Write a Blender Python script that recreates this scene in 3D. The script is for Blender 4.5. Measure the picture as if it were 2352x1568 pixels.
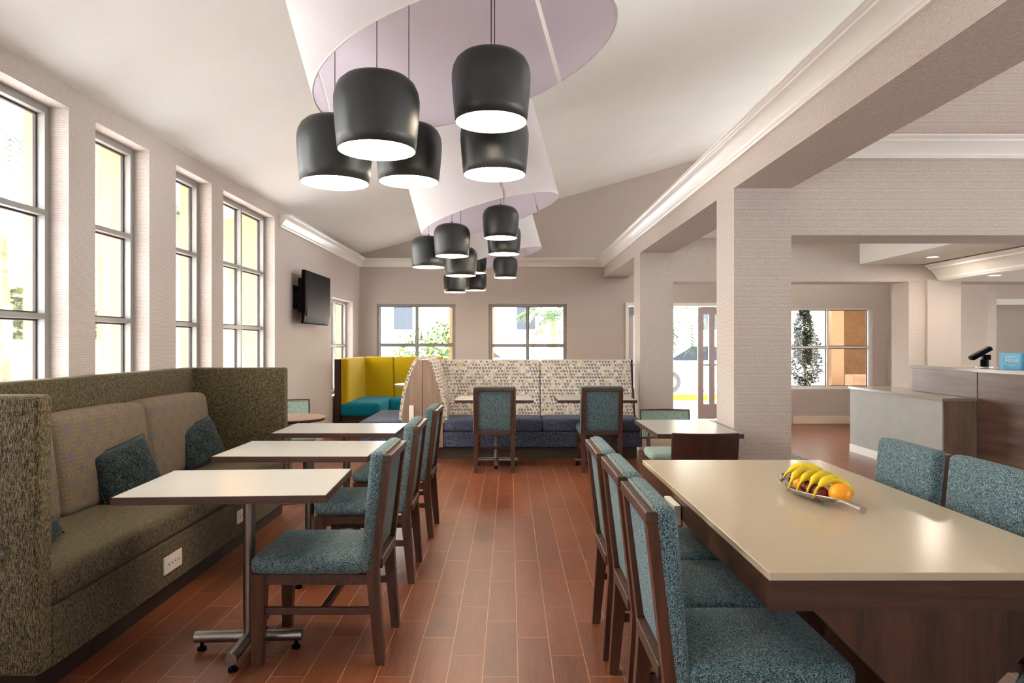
import bpy, bmesh, math, random
from mathutils import Vector, Matrix
random.seed(7)
R = math.radians
SC = bpy.context.scene
COL = SC.collection
for o in list(bpy.data.objects): bpy.data.objects.remove(o)

# ------------------------------------------------------------------ camera
CAMZ = 1.46
cam = bpy.data.objects.new('camera', bpy.data.cameras.new('camera')); COL.objects.link(cam)
cam.location = (0, 0, CAMZ); cam.rotation_euler = (R(90), 0, 0)
cam.data.lens = 24; cam.data.sensor_width = 36
cam.data.shift_x = 0.0021; cam.data.shift_y = 0.0008
cam.data.clip_start = 0.05; cam.data.clip_end = 300
SC.camera = cam
# ------------------------------------------------------------------ world, sun, exposure
SKY = 9.0
w = bpy.data.worlds.new('world'); SC.world = w; w.use_nodes = True
bg = w.node_tree.nodes['Background']; bg.inputs[0].default_value = (0.93, 0.96, 1.0, 1); bg.inputs[1].default_value = SKY
sd = bpy.data.lights.new('sun', 'SUN'); sd.energy = 42; sd.angle = R(0.6); sd.color = (1, .97, .93)
sun = bpy.data.objects.new('sun', sd); COL.objects.link(sun)
sun.rotation_euler = Vector((1.15, 4, -6)).to_track_quat('-Z', 'Y').to_euler()
sun.location = (-6, -10, 20)
SC.view_settings.view_transform = 'Standard'; SC.view_settings.look = 'None'
SC.view_settings.exposure = 0.80; SC.view_settings.gamma = 1.0
SC.view_settings.use_curve_mapping = False

def portal(loc, rot, sx, sy):
    l = bpy.data.lights.new('window_portal', 'AREA'); l.shape = 'RECTANGLE'; l.size = sx; l.size_y = sy
    l.cycles.is_portal = True
    o = bpy.data.objects.new('window_portal', l); COL.objects.link(o); o.location = loc; o.rotation_euler = rot

# ------------------------------------------------------------------ helpers: objects
def empty(name, loc=(0, 0, 0), rz=0, label=None, cat=None, group=None, parent=None):
    o = bpy.data.objects.new(name, None); COL.objects.link(o)
    o.empty_display_size = .1
    o.location = loc; o.rotation_euler = (0, 0, rz); o.parent = parent
    return tag(o, label, cat, group)
def tag(o, label=None, cat=None, group=None, kind=None):
    if label: o['label'] = label
    if cat: o['category'] = cat
    if group: o['group'] = group
    if kind: o['kind'] = kind
    return o
def link(name, bm, mat, parent=None, smooth=False, wn=False):
    me = bpy.data.meshes.new(name)
    bmesh.ops.recalc_face_normals(bm, faces=bm.faces[:])
    bm.to_mesh(me); bm.free()
    if mat is not None: me.materials.append(mat)
    if smooth:
        me.polygons.foreach_set('use_smooth', [True] * len(me.polygons))
        if smooth != 'all': me.set_sharp_from_angle(angle=R(42))
    o = bpy.data.objects.new(name, me); COL.objects.link(o); o.parent = parent
    if wn:
        m = o.modifiers.new('wn', 'WEIGHTED_NORMAL'); m.keep_sharp = True
    return o
def struct(name, bm, mat, label=None, cat=None, **k):
    o = link(name, bm, mat, **k); o['kind'] = 'structure'
    if k.get('parent') is None:
        tag(o, label, cat)
    return o
def B(): return bmesh.new()
def box(bm, x0, x1, y0, y1, z0, z1, bev=0, seg=2, M=None, f=None):
    r = bmesh.ops.create_cube(bm, size=1)
    vs = r['verts']
    for v in vs:
        v.co = Vector(((x0 + x1) / 2 + v.co.x * (x1 - x0), (y0 + y1) / 2 + v.co.y * (y1 - y0), (z0 + z1) / 2 + v.co.z * (z1 - z0)))
    if bev:
        es = list({e for v in vs for e in v.link_edges})
        rr = bmesh.ops.bevel(bm, geom=es, offset=bev, segments=seg, affect='EDGES', profile=.5)
        vs = list({v for fc in rr['faces'] for v in fc.verts} | {v for v in vs if v.is_valid})
    if f:
        for v in vs: v.co = Vector(f(*v.co))
    if M is not None:
        for v in vs: v.co = M @ v.co
    return vs
def bar(bm, p, q, w, d, w2=None, d2=None, up=(0, 1, 0)):
    """square bar from p to q, section w (side) x d, tapering to w2 x d2"""
    p, q = Vector(p), Vector(q); w2 = w if w2 is None else w2; d2 = d if d2 is None else d2
    z = (q - p).normalized(); x = Vector(up).cross(z)
    if x.length < 1e-5: x = Vector((1, 0, 0))
    x.normalize(); y = z.cross(x)
    a = [bm.verts.new(p + x * sx * w / 2 + y * sy * d / 2) for sx, sy in ((-1, -1), (1, -1), (1, 1), (-1, 1))]
    b = [bm.verts.new(q + x * sx * w2 / 2 + y * sy * d2 / 2) for sx, sy in ((-1, -1), (1, -1), (1, 1), (-1, 1))]
    bm.faces.new(a[::-1]); bm.faces.new(b)
    for i in range(4): bm.faces.new((a[i], a[(i + 1) % 4], b[(i + 1) % 4], b[i]))
def hbar(bm, x0, x1, y0, y1, pts):
    """vertical post through sections: pts = [(z, x0,x1,y0,y1)]"""
    rings = []
    for z, a, b, c, d in pts:
        rings.append([bm.verts.new((a, c, z)), bm.verts.new((b, c, z)), bm.verts.new((b, d, z)), bm.verts.new((a, d, z))])
    bm.faces.new(rings[0][::-1]); bm.faces.new(rings[-1])
    for r0, r1 in zip(rings, rings[1:]):
        for i in range(4): bm.faces.new((r0[i], r0[(i + 1) % 4], r1[(i + 1) % 4], r1[i]))
def tube(bm, pts, rad, n=12, cap=True):
    pts = [Vector(p) for p in pts]
    rads = rad if isinstance(rad, (list, tuple)) else [rad] * len(pts)
    rings = []
    t0 = (pts[1] - pts[0]).normalized()
    nrm = t0.orthogonal().normalized()
    for i, p in enumerate(pts):
        t = (pts[min(i + 1, len(pts) - 1)] - pts[max(i - 1, 0)]).normalized()
        nrm = (nrm - t * nrm.dot(t)).normalized(); bn = t.cross(nrm)
        rings.append([bm.verts.new(p + (nrm * math.cos(2 * math.pi * k / n) + bn * math.sin(2 * math.pi * k / n)) * rads[i]) for k in range(n)])
    for a, b in zip(rings, rings[1:]):
        for k in range(n): bm.faces.new((a[k], a[(k + 1) % n], b[(k + 1) % n], b[k]))
    if cap: bm.faces.new(rings[0][::-1]); bm.faces.new(rings[-1])
def lathe(bm, prof, n=48, M=None, close=False):
    rings = []
    for r, z in prof:
        if r < 1e-6:
            v = bm.verts.new((0, 0, z)); rings.append([v])
        else:
            rings.append([bm.verts.new((r * math.cos(2 * math.pi * k / n), r * math.sin(2 * math.pi * k / n), z)) for k in range(n)])
    for a, b in zip(rings, rings[1:]):
        for k in range(n):
            k2 = (k + 1) % n
            if len(a) == 1 and len(b) == 1: continue
            if len(a) == 1: bm.faces.new((a[0], b[k], b[k2]))
            elif len(b) == 1: bm.faces.new((a[k], a[k2], b[0]))
            else: bm.faces.new((a[k], a[k2], b[k2], b[k]))
    if M is not None:
        for rr in rings:
            for v in rr: v.co = M @ v.co
def prism(bm, poly, axis, a, b):
    """polygon of (u,v) extruded along axis: 'x' -> (u=y,v=z); 'y' -> (u=x,v=z); 'z' -> (u=x,v=y)"""
    def P(u, v, t): return {'x': (t, u, v), 'y': (u, t, v), 'z': (u, v, t)}[axis]
    A = [bm.verts.new(P(u, v, a)) for u, v in poly]; Bv = [bm.verts.new(P(u, v, b)) for u, v in poly]
    bm.faces.new(A); bm.faces.new(Bv[::-1]); n = len(poly)
    for i in range(n): bm.faces.new((A[i], A[(i + 1) % n], Bv[(i + 1) % n], Bv[i]))
def pad(bm, x0, x1, y0, y1, z0, z1, r=.03, puff=(0, 0, 0), nf=6, ns=4, f=None, M=None):
    """upholstered block: rounded edges, each pair of faces swells by puff"""
    S = Vector(((x1 - x0) / 2, (y1 - y0) / 2, (z1 - z0) / 2)); Cc = Vector(((x0 + x1) / 2, (y0 + y1) / 2, (z0 + z1) / 2))
    r = min(r, min(S) * .98)
    def ax(s):
        e = [r * (1 - math.tan(R(45) * (1 - i / ns))) for i in range(ns)]
        lo = [-s + x for x in e]; m = [-(s - r) + 2 * (s - r) * i / nf for i in range(nf + 1)]
        return lo + m + [-x for x in lo[::-1]]
    A = [ax(S[i]) for i in range(3)]
    keep = []
    for d in range(3):
        u, v = [(1, 2), (0, 2), (0, 1)][d]
        for sg in (-1, 1):
            g = []
            for a in A[u]:
                row = []
                for b in A[v]:
                    p = Vector((0, 0, 0)); p[d] = sg * S[d]; p[u] = a; p[v] = b
                    inn = Vector([max(-(S[k] - r), min(S[k] - r, p[k])) for k in range(3)])
                    dv = p - inn; q = inn + dv.normalized() * r
                    for k in range(3):
                        o1, o2 = [j for j in range(3) if j != k]
                        w_ = (1 - min(1, abs(q[o1]) / S[o1]) ** 2.5) * (1 - min(1, abs(q[o2]) / S[o2]) ** 2.5) * (q[k] / S[k])
                        q[k] += puff[k] * w_
                    q += Cc
                    if f: q = Vector(f(*q))
                    if M is not None: q = M @ q
                    vv = bm.verts.new(q); row.append(vv); keep.append(vv)
                g.append(row)
            for i in range(len(g) - 1):
                for j in range(len(g[0]) - 1):
                    bm.faces.new((g[i][j], g[i + 1][j], g[i + 1][j + 1], g[i][j + 1]))
    bmesh.ops.remove_doubles(bm, verts=keep, dist=1e-5)
def copy_tree(o, parent=None):
    c = o.copy(); COL.objects.link(c); c.parent = parent
    for ch in list(o.children): copy_tree(ch, c)
    return c

# ------------------------------------------------------------------ helpers: materials
def srgb(r, g, b):
    f = lambda c: ((c / 255 + .055) / 1.055) ** 2.4 if c > 10 else c / 255 / 12.92
    return (f(r), f(g), f(b), 1)
class NT:
    def __init__(s, name, rough=.5, spec=.5, metal=0):
        s.m = bpy.data.materials.new(name); s.m.use_nodes = True; s.t = s.m.node_tree
        s.b = s.t.nodes['Principled BSDF']; s.b.inputs['Roughness'].default_value = rough
        s.b.inputs['Metallic'].default_value = metal; s.b.inputs['Specular IOR Level'].default_value = spec
    def n(s, t, **k):
        nd = s.t.nodes.new(t)
        for a, b in k.items(): setattr(nd, a, b)
        return nd
    def put(s, nd, i, v):
        if v is None: return
        if hasattr(v, 'node') or isinstance(v, bpy.types.NodeSocket): s.t.links.new(v, nd.inputs[i])
        else: nd.inputs[i].default_value = v
    def math(s, op, a, b=None, c=None):
        nd = s.n('ShaderNodeMath', operation=op); s.put(nd, 0, a); s.put(nd, 1, b); s.put(nd, 2, c); return nd.outputs[0]
    def coord(s, kind='Object'): return s.n('ShaderNodeTexCoord').outputs[kind]
    def pos(s): return s.n('ShaderNodeNewGeometry').outputs['Position']
    def sep(s, v):
        nd = s.n('ShaderNodeSeparateXYZ'); s.put(nd, 0, v); return nd.outputs
    def comb(s, x, y, z):
        nd = s.n('ShaderNodeCombineXYZ'); s.put(nd, 0, x); s.put(nd, 1, y); s.put(nd, 2, z); return nd.outputs[0]
    def scale(s, v, sc):
        nd = s.n('ShaderNodeMapping'); s.put(nd, 0, v); nd.inputs['Scale'].default_value = sc; return nd.outputs[0]
    def noise(s, v, scale=1, detail=2, rough=.5):
        nd = s.n('ShaderNodeTexNoise'); s.put(nd, 'Vector', v); nd.inputs['Scale'].default_value = scale
        nd.inputs['Detail'].default_value = detail; nd.inputs['Roughness'].default_value = rough; return nd.outputs['Fac']
    def white(s, v):
        nd = s.n('ShaderNodeTexWhiteNoise', noise_dimensions='3D'); s.put(nd, 'Vector', v); return nd.outputs['Value']
    def ramp(s, f, stops, interp='LINEAR'):
        nd = s.n('ShaderNodeValToRGB'); s.put(nd, 0, f); cr = nd.color_ramp; cr.interpolation = interp
        while len(cr.elements) < len(stops): cr.elements.new(.5)
        for e, (p, c) in zip(cr.elements, stops): e.position = p; e.color = c
        return nd.outputs[0]
    def mix(s, f, a, b, mode='MIX'):
        nd = s.n('ShaderNodeMix', data_type='RGBA', blend_type=mode)
        s.put(nd, 0, f); s.put(nd, 6, a); s.put(nd, 7, b); return nd.outputs[2]
    def col(s, v): s.put(s.b, 'Base Color', v); return s
    def bump(s, h, st=.3, d=.01):
        nd = s.n('ShaderNodeBump'); nd.inputs['Strength'].default_value = st; nd.inputs['Distance'].default_value = d
        s.put(nd, 'Height', h); s.put(s.b, 'Normal', nd.outputs[0])
def plain(name, c, rough=.5, metal=0, spec=.5, var=.04, vs=8):
    t = NT(name, rough, spec, metal)
    n_ = t.noise(t.coord(), vs, 3)
    d = tuple(max(0, x * (1 - var * 2)) for x in c[:3]) + (1,); e = tuple(min(1, x * (1 + var)) for x in c[:3]) + (1,)
    t.col(t.ramp(n_, [(.3, d), (.7, e)])); return t.m
def fabric(name, cols, s=260, bump=.35, sheen=.1, ratio=.2, wz=.34, stops=(.36, .46, .54, .64)):
    t = NT(name, .92, .2)
    c = t.coord()
    a = t.noise(t.scale(c, (ratio, 1, 1)), s, 1, .5)
    b = t.noise(t.scale(c, (1, ratio, 1)), s, 1, .5)
    d = t.noise(t.scale(c, (1, 1, ratio)), s, 1, .5)
    big = t.noise(c, s / 14, 1)
    v = t.math('ADD', t.math('MULTIPLY', t.math('ADD', a, b), (1 - wz) / 2), t.math('MULTIPLY', d, wz))
    v = t.math('ADD', v, t.math('MULTIPLY', t.math('SUBTRACT', big, .5), .05))
    v = t.math('ADD', t.math('MULTIPLY', t.math('SUBTRACT', v, .5), 2.1), .5)
    t.col(t.ramp(v, list(zip(stops, cols))))
    t.b.inputs['Sheen Weight'].default_value = sheen
    t.bump(v, bump, .004); return t.m
def wood(name, c1, c2, axis='z', s=1.0, rough=.38, spec=.5, coords='Object'):
    t = NT(name, rough, spec)
    sc = {'x': (1.2, 14, 14), 'y': (14, 1.2, 14), 'z': (14, 14, 1.2)}[axis]
    c = t.coord(coords)
    n1 = t.noise(t.scale(c, tuple(x * s for x in sc)), 1.6, 4, .6)
    n2 = t.noise(t.scale(c, tuple(x * s * 5 for x in sc)), 2.5, 3, .6)
    v = t.math('ADD', t.math('MULTIPLY', n1, .7), t.math('MULTIPLY', n2, .3))
    t.col(t.ramp(v, [(.34, c1), (.62, c2)])); t.bump(n2, .05, .002); return t.m
def wallpaper(name, ca, cb, axis='z', pitch=.011, w=.55):
    t = NT(name, .82, .3)
    p = t.pos(); o = t.sep(p)
    q = t.math('FRACT', t.math('MULTIPLY', o[{'x': 0, 'y': 1, 'z': 2}[axis]], 1 / pitch))
    tri = t.math('ABSOLUTE', t.math('SUBTRACT', q, .5))
    sc = {'z': (45, 45, 170), 'x': (170, 45, 45), 'y': (45, 170, 45)}[axis]
    n1 = t.noise(t.scale(p, sc), 1.0, 3, .7)
    n2 = t.noise(t.scale(p, tuple(x * 3 for x in sc)), 1.0, 2, .6)
    v = t.math('ADD', t.math('MULTIPLY', tri, w), t.math('ADD', t.math('MULTIPLY', n1, .55), t.math('MULTIPLY', n2, .35)))
    t.col(t.ramp(v, [(.42, ca), (.85, cb)])); t.bump(v, .35, .004); return t.m

M = {}
M['wall'] = wallpaper('taupe_wallcovering', srgb(174, 161, 150), srgb(220, 208, 197))
M['wall_dim'] = M['wall']
M['ceil'] = plain('ceiling_paint', srgb(242, 240, 231), .9, var=.01, vs=2)
M['trim'] = plain('white_trim_paint', srgb(240, 236, 226), .28, var=.005)
M['alu'] = plain('grey_window_metal', srgb(150, 148, 142), .45, .2, var=.02)
M['alu_dark'] = plain('dark_gasket', srgb(60, 50, 44), .6)
M['brown'] = wood('brown_stained_wood', srgb(52, 29, 19), srgb(88, 54, 38), 'z', 1.0, .35)
M['brown_h'] = wood('brown_edge_wood', srgb(50, 30, 22), srgb(80, 54, 42), 'x', 1.0, .4)
M['darkwood'] = wood('dark_plywood', srgb(42, 22, 15), srgb(66, 38, 27), 'z', 1.0, .35)
M['walnut'] = wood('walnut_veneer', srgb(46, 27, 17), srgb(84, 52, 35), 'z', .6, .4)
M['walnut_h'] = wood('walnut_veneer_level', srgb(46, 27, 17), srgb(84, 52, 35), 'x', .6, .4)
M['oak'] = wood('taupe_oak_panel', srgb(116, 94, 76), srgb(150, 126, 106), 'z', .7, .45)
M['kick'] = wood('dark_kick_board', srgb(30, 19, 15), srgb(44, 29, 23), 'x', .7, .5)
M['kick_grey'] = wood('grey_kick_board', srgb(66, 54, 44), srgb(86, 72, 60), 'x', .7, .5)
M['laminate'] = plain('cream_laminate', srgb(174, 173, 165), .3, var=.01)
M['quartz'] = plain('cream_quartz', srgb(194, 178, 152), .2, var=.015, vs=60)
M['steel'] = plain('brushed_steel', srgb(150, 145, 138), .32, 1.0, var=.03)
M['polish'] = plain('cast_aluminium', srgb(196, 190, 182), .25, 1.0, var=.03)
M['black'] = plain('black_plastic', srgb(10, 10, 11), .5, spec=.06)
M['screen'] = plain('tv_screen', srgb(13, 13, 13), .5, var=0, spec=.04)
M['white'] = plain('white_plastic', srgb(236, 226, 214), .4, var=.01)
M['slot'] = plain('socket_slot', srgb(50, 45, 42), .6)
M['teal'] = fabric('teal_tweed', [srgb(14, 24, 32), srgb(38, 76, 93), srgb(72, 120, 136), srgb(156, 160, 144)], 640)
M['pillow'] = fabric('dark_teal_boucle', [srgb(8, 12, 15), srgb(18, 32, 38), srgb(34, 56, 62), srgb(84, 92, 84)], 330)
M['olive'] = fabric('olive_tweed', [srgb(24, 20, 13), srgb(60, 52, 34), srgb(88, 78, 54), srgb(132, 118, 82)], 640, ratio=.09, wz=.58)
M['denim'] = fabric('slate_blue_tweed', [srgb(22, 25, 35), srgb(44, 50, 70), srgb(70, 78, 104), srgb(120, 126, 144)], 440)
M['yellow'] = fabric('mustard_vinyl', [srgb(178, 146, 2), srgb(184, 152, 4), srgb(190, 158, 6), srgb(196, 164, 12)], 300, .05)
M['turq'] = fabric('turquoise_wool', [srgb(0, 98, 122), srgb(2, 114, 140), srgb(6, 130, 156), srgb(24, 148, 172)], 300, .1)
M['sage'] = fabric('sage_vinyl', [srgb(110, 130, 118), srgb(132, 152, 140), srgb(148, 168, 156), srgb(160, 178, 166)], 420, .1, ratio=.06)
M['piping'] = plain('grey_piping', srgb(120, 116, 96), .8)
M['rug'] = fabric('rug_pile', [srgb(40, 46, 38), srgb(76, 84, 72), srgb(110, 116, 98), srgb(160, 160, 140)], 60, .5)
M['char'] = plain('matte_charcoal_metal', srgb(56, 58, 55), .42, .3, var=.05)
M['stucco'] = plain('ochre_stucco', srgb(220, 172, 114), .95, var=.06, vs=20)
M['stucco_toned'] = plain('toned_ochre_stucco', srgb(168, 132, 98), .95, var=.06, vs=20)  # ochre stucco toned darker in colour to stand in for shade on pillars
M['stucco_shaded'] = plain('shaded_ochre_stucco', srgb(122, 92, 60), .95, var=.08, vs=12)  # same ochre stucco, with the alcove wall's shade put into the colour
M['fence'] = plain('cream_vinyl', srgb(226, 206, 170), .5, var=.02)
M['leaf'] = plain('green_leaf', srgb(66, 88, 28), .6, var=.3, vs=6)
M['leaf_dark'] = plain('dark_green_leaf', srgb(34, 48, 24), .5, var=.3, vs=6)
M['palm'] = plain('palm_frond', srgb(46, 70, 28), .5, var=.3, vs=5)
M['bark'] = plain('pale_bark', srgb(150, 128, 100), .9, var=.2, vs=12)
M['curb'] = plain('yellow_curb_paint', srgb(240, 196, 10), .7)
M['carw'] = plain('white_car_paint', srgb(226, 228, 230), .2, spec=.6)
M['rubber'] = plain('tyre_rubber', srgb(26, 26, 28), .8)
M['tint'] = plain('car_window', srgb(30, 34, 40), .3, spec=.2)
M['facade'] = plain('pale_facade', srgb(236, 228, 214), .9, var=.02)
M['redroof'] = plain('red_beam_paint', srgb(190, 70, 44), .8)
M['orange'] = plain('orange_peel', srgb(254, 164, 8), .4, var=.02, vs=120)
M['apple'] = plain('red_apple_skin', srgb(110, 14, 26), .25, var=.25, vs=14)
M['solid'] = plain('grey_speckled_stone', srgb(158, 150, 138), .18, var=.06, vs=150)
M['greypan'] = plain('grey_plaster_panel', srgb(172, 172, 164), .7, var=.03, vs=6)
M['blue'] = plain('sky_blue_card', srgb(92, 180, 214), .5, var=.0)
M['blue_d'] = plain('dark_blue_card', srgb(0, 62, 110), .5, var=.0)
M['blue_m'] = plain('teal_card', srgb(14, 128, 158), .5, var=.0)
M['print'] = plain('white_print', srgb(236, 246, 250), .5, var=.0)
M['pink_alu'] = plain('door_metal', srgb(196, 184, 180), .4, .2, var=.02)
M['base'] = plain('cream_baseboard', srgb(224, 206, 182), .4, var=.01)

def m_glass():
    t = NT('clear_glass'); nt = t.t; nt.nodes.remove(t.b)
    tr = t.n('ShaderNodeBsdfTransparent'); gl = t.n('ShaderNodeBsdfGlossy'); gl.inputs['Roughness'].default_value = .02
    fr = t.n('ShaderNodeFresnel'); fr.inputs[0].default_value = 1.4
    mx = t.n('ShaderNodeMixShader'); nt.links.new(t.math('MULTIPLY', fr.outputs[0], .6), mx.inputs[0])
    nt.links.new(tr.outputs[0], mx.inputs[1]); nt.links.new(gl.outputs[0], mx.inputs[2])
    nt.links.new(mx.outputs[0], nt.nodes['Material Output'].inputs[0]); return t.m
M['glass'] = m_glass()
def m_emit(name, c, st):
    t = NT(name); t.b.inputs['Base Color'].default_value = c; t.b.inputs['Emission Color'].default_value = c
    t.b.inputs['Emission Strength'].default_value = st; return t.m
M['lampglow'] = m_emit('lamp_diffuser_glow', (1, .86, .68, 1), 15)
M['reflector'] = plain('white_enamel', srgb(250, 244, 232), .5, var=0)
M['downglow'] = m_emit('downlight_glow', (1, .9, .76, 1), 8)

def m_shade():
    t = NT('white_linen_shade', .85, .2)
    g = t.n('ShaderNodeNewGeometry')
    n_ = t.noise(t.scale(t.coord(), (1, 1, 1)), 300, 1)
    out = t.ramp(n_, [(.3, srgb(232, 231, 226)), (.7, srgb(238, 237, 232))])
    inn = t.ramp(n_, [(.3, srgb(196, 182, 200)), (.7, srgb(208, 195, 210))])
    t.col(out)
    t2 = t
    return t, out, inn
_t, _o, _i = m_shade(); M['shade_out'] = _t.m
_t2 = NT('lilac_shade_lining', .85, .2); _n = _t2.noise(_t2.coord(), 300, 1)
_t2.col(_t2.ramp(_n, [(.3, srgb(236, 227, 238)), (.7, srgb(242, 234, 244))])); M['shade_in'] = _t2.m

def m_floor():
    t = NT('wood_look_tile', .28, .5)
    W, L = .1548, .597
    o = t.sep(t.pos())
    u = t.math('MULTIPLY', t.math('SUBTRACT', o[0], .0355), 1 / W)
    colm = t.math('FLOOR', u); fu = t.math('FRACT', u)
    v = t.math('ADD', t.math('MULTIPLY', t.math('SUBTRACT', o[1], 3.380), 1 / L), t.math('MULTIPLY', colm, 1 / 3))
    row = t.math('FLOOR', v); fv = t.math('FRACT', v)
    du = t.math('MULTIPLY', t.math('SUBTRACT', .5, t.math('ABSOLUTE', t.math('SUBTRACT', fu, .5))), W)
    dv = t.math('MULTIPLY', t.math('SUBTRACT', .5, t.math('ABSOLUTE', t.math('SUBTRACT', fv, .5))), L)
    g = t.math('LESS_THAN', t.math('MINIMUM', du, dv), .0018)
    rnd = t.white(t.comb(colm, row, 0))
    rnd2 = t.white(t.comb(row, colm, 5))
    gc = t.comb(t.math('MULTIPLY', o[0], 170), t.math('ADD', t.math('MULTIPLY', o[1], 5), t.math('MULTIPLY', rnd, 50)), rnd2)
    gr = t.noise(gc, 1, 3, .65)
    blot = t.noise(t.comb(t.math('MULTIPLY', o[0], 9), t.math('ADD', t.math('MULTIPLY', o[1], 2.5), t.math('MULTIPLY', rnd, 9)), rnd2), 1, 2)
    a = t.ramp(gr, [(.3, srgb(92, 46, 26)), (.5, srgb(118, 63, 38)), (.72, srgb(142, 84, 54))])
    b = t.ramp(blot, [(.3, srgb(100, 52, 30)), (.7, srgb(134, 76, 42))])
    c = t.mix(.35, a, b)
    tone = t.ramp(rnd, [(0, (.82, .82, .84, 1)), (1, (1.12, 1.08, 1.04, 1))])
    c = t.mix(1.0, c, tone, 'MULTIPLY')
    c = t.mix(g, c, srgb(178, 136, 100))
    t.col(c)
    t.put(t.b, 'Roughness', t.math('ADD', t.math('MULTIPLY', gr, .14), .27))
    h = t.math('SUBTRACT', t.math('MULTIPLY', gr, .25), t.math('MULTIPLY', g, 1.0))
    t.bump(h, .25, .0012); return t.m
M['floor'] = m_floor()

def m_chevron(name, ax):
    """cream fabric with scattered slate blue chevrons and sand streaks; ax: index of the level coordinate"""
    t = NT(name, .85, .25)
    o = t.sep(t.coord())
    h, z = o[ax], o[2]
    if ax == 1: h = t.math('ADD', o[0], o[1])
    CW, CH = .040, .042
    rowf = t.math('DIVIDE', z, CH); row = t.math('FLOOR', rowf); fy = t.math('SUBTRACT', t.math('FRACT', rowf), .5)
    sh = t.math('MULTIPLY', row, .31)
    cf = t.math('ADD', t.math('DIVIDE', h, CW), sh); cx = t.math('FLOOR', cf); fx = t.math('SUBTRACT', t.math('FRACT', cf), .5)
    ay = t.math('MULTIPLY', t.math('ABSOLUTE', fx), 1.25)
    d = t.math('ABSOLUTE', t.math('SUBTRACT', t.math('ADD', fy, .16), ay))
    m = t.math('MULTIPLY', t.math('LESS_THAN', d, .21), t.math('LESS_THAN', t.math('ABSOLUTE', fx), .33))
    cl = t.noise(t.comb(t.math('MULTIPLY', cx, .35), t.math('MULTIPLY', row, .6), 0), 1, 1)
    rn = t.white(t.comb(cx, row, 3))
    on = t.math('GREATER_THAN', t.math('ADD', t.math('MULTIPLY', rn, .75), t.math('MULTIPLY', cl, .5)), .52)
    m = t.math('MULTIPLY', m, on)
    # zigzag background bands
    zz = t.math('MULTIPLY', t.math('ABSOLUTE', t.math('SUBTRACT', t.math('FRACT', t.math('DIVIDE', h, .05)), .5)), .05)
    bandn = t.noise(t.comb(t.math('MULTIPLY', t.math('FLOOR', t.math('DIVIDE', h, .025)), .42), t.math('MULTIPLY', t.math('FLOOR', t.math('DIVIDE', t.math('ADD', z, zz), .03)), .8), 1), 1, 1)
    bgc = t.ramp(bandn, [(.40, srgb(214, 205, 192)), (.60, srgb(190, 172, 146))])
    blue = t.ramp(rn, [(.2, srgb(104, 118, 142)), (.9, srgb(66, 82, 112))])
    t.col(t.mix(m, bgc, blue)); t.bump(t.noise(t.coord(), 400, 1), .15, .003); return t.m
M['chev_x'] = m_chevron('chevron_fabric', 0); M['chev_y'] = m_chevron('chevron_fabric_side', 1)

def m_floral():
    t = NT('taupe_floral_fabric', .8, .3)
    o = t.sep(t.coord()); P = .150
    def layer(off):
        u = t.math('ADD', t.math('DIVIDE', o[1], P), off); v = t.math('ADD', t.math('DIVIDE', o[2], P), off)
        fu = t.math('SUBTRACT', t.math('FRACT', u), .5); fv = t.math('SUBTRACT', t.math('FRACT', v), .5)
        r = t.math('SQRT', t.math('ADD', t.math('MULTIPLY', fu, fu), t.math('MULTIPLY', fv, fv)))
        th = t.math('ARCTAN2', fv, fu)
        pet = t.math('ABSOLUTE', t.math('COSINE', t.math('MULTIPLY', th, 7)))
        env = t.math('ADD', .2, t.math('MULTIPLY', t.math('POWER', pet, .5), .34))
        line = t.math('LESS_THAN', t.math('ABSOLUTE', t.math('SUBTRACT', r, env)), .02)
        vein = t.math('MULTIPLY', t.math('LESS_THAN', pet, .12), t.math('MULTIPLY', t.math('GREATER_THAN', r, .2), t.math('LESS_THAN', r, .44)))
        return t.math('MAXIMUM', line, vein), t.math('LESS_THAN', r, .17)
    a, d1 = layer(0); b, d2 = layer(.5)
    base = t.ramp(t.noise(t.scale(t.coord(), (1, 1, .2)), 260, 2), [(.3, srgb(98, 86, 76)), (.7, srgb(114, 101, 91))])
    c = t.mix(t.math('MULTIPLY', d1, .8), base, srgb(104, 96, 102))
    lines = t.math('MULTIPLY', t.math('MAXIMUM', a, t.math('MULTIPLY', b, .5)), .8)
    t.col(t.mix(lines, c, srgb(146, 122, 60))); t.bump(t.noise(t.coord(), 300, 1), .15, .003); return t.m
M['floral'] = m_floral()

def m_banana():
    t = NT('banana_peel', .45, .4)
    n_ = t.noise(t.coord(), 14, 2); sp = t.noise(t.coord(), 130, 2)
    c = t.ramp(n_, [(.3, srgb(206, 180, 18)), (.7, srgb(248, 214, 24))])
    t.col(t.mix(t.math('GREATER_THAN', sp, .73), c, srgb(90, 66, 20))); return t.m
M['banana'] = m_banana()
M['stemtip'] = plain('banana_stem_tip', srgb(150, 116, 60), .8)
def m_ground():
    t = NT('pale_pavers', .9)
    b = t.n('ShaderNodeTexBrick'); t.put(b, 'Vector', t.pos()); b.inputs['Scale'].default_value = 2.5
    b.inputs['Color1'].default_value = srgb(196, 196, 200); b.inputs['Color2'].default_value = srgb(178, 180, 190)
    b.inputs['Mortar'].default_value = srgb(150, 150, 156); b.inputs['Mortar Size'].default_value = .012
    t.col(b.outputs[0]); return t.m
M['ground'] = m_ground()
def m_bark():
    return M['bark']

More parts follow.
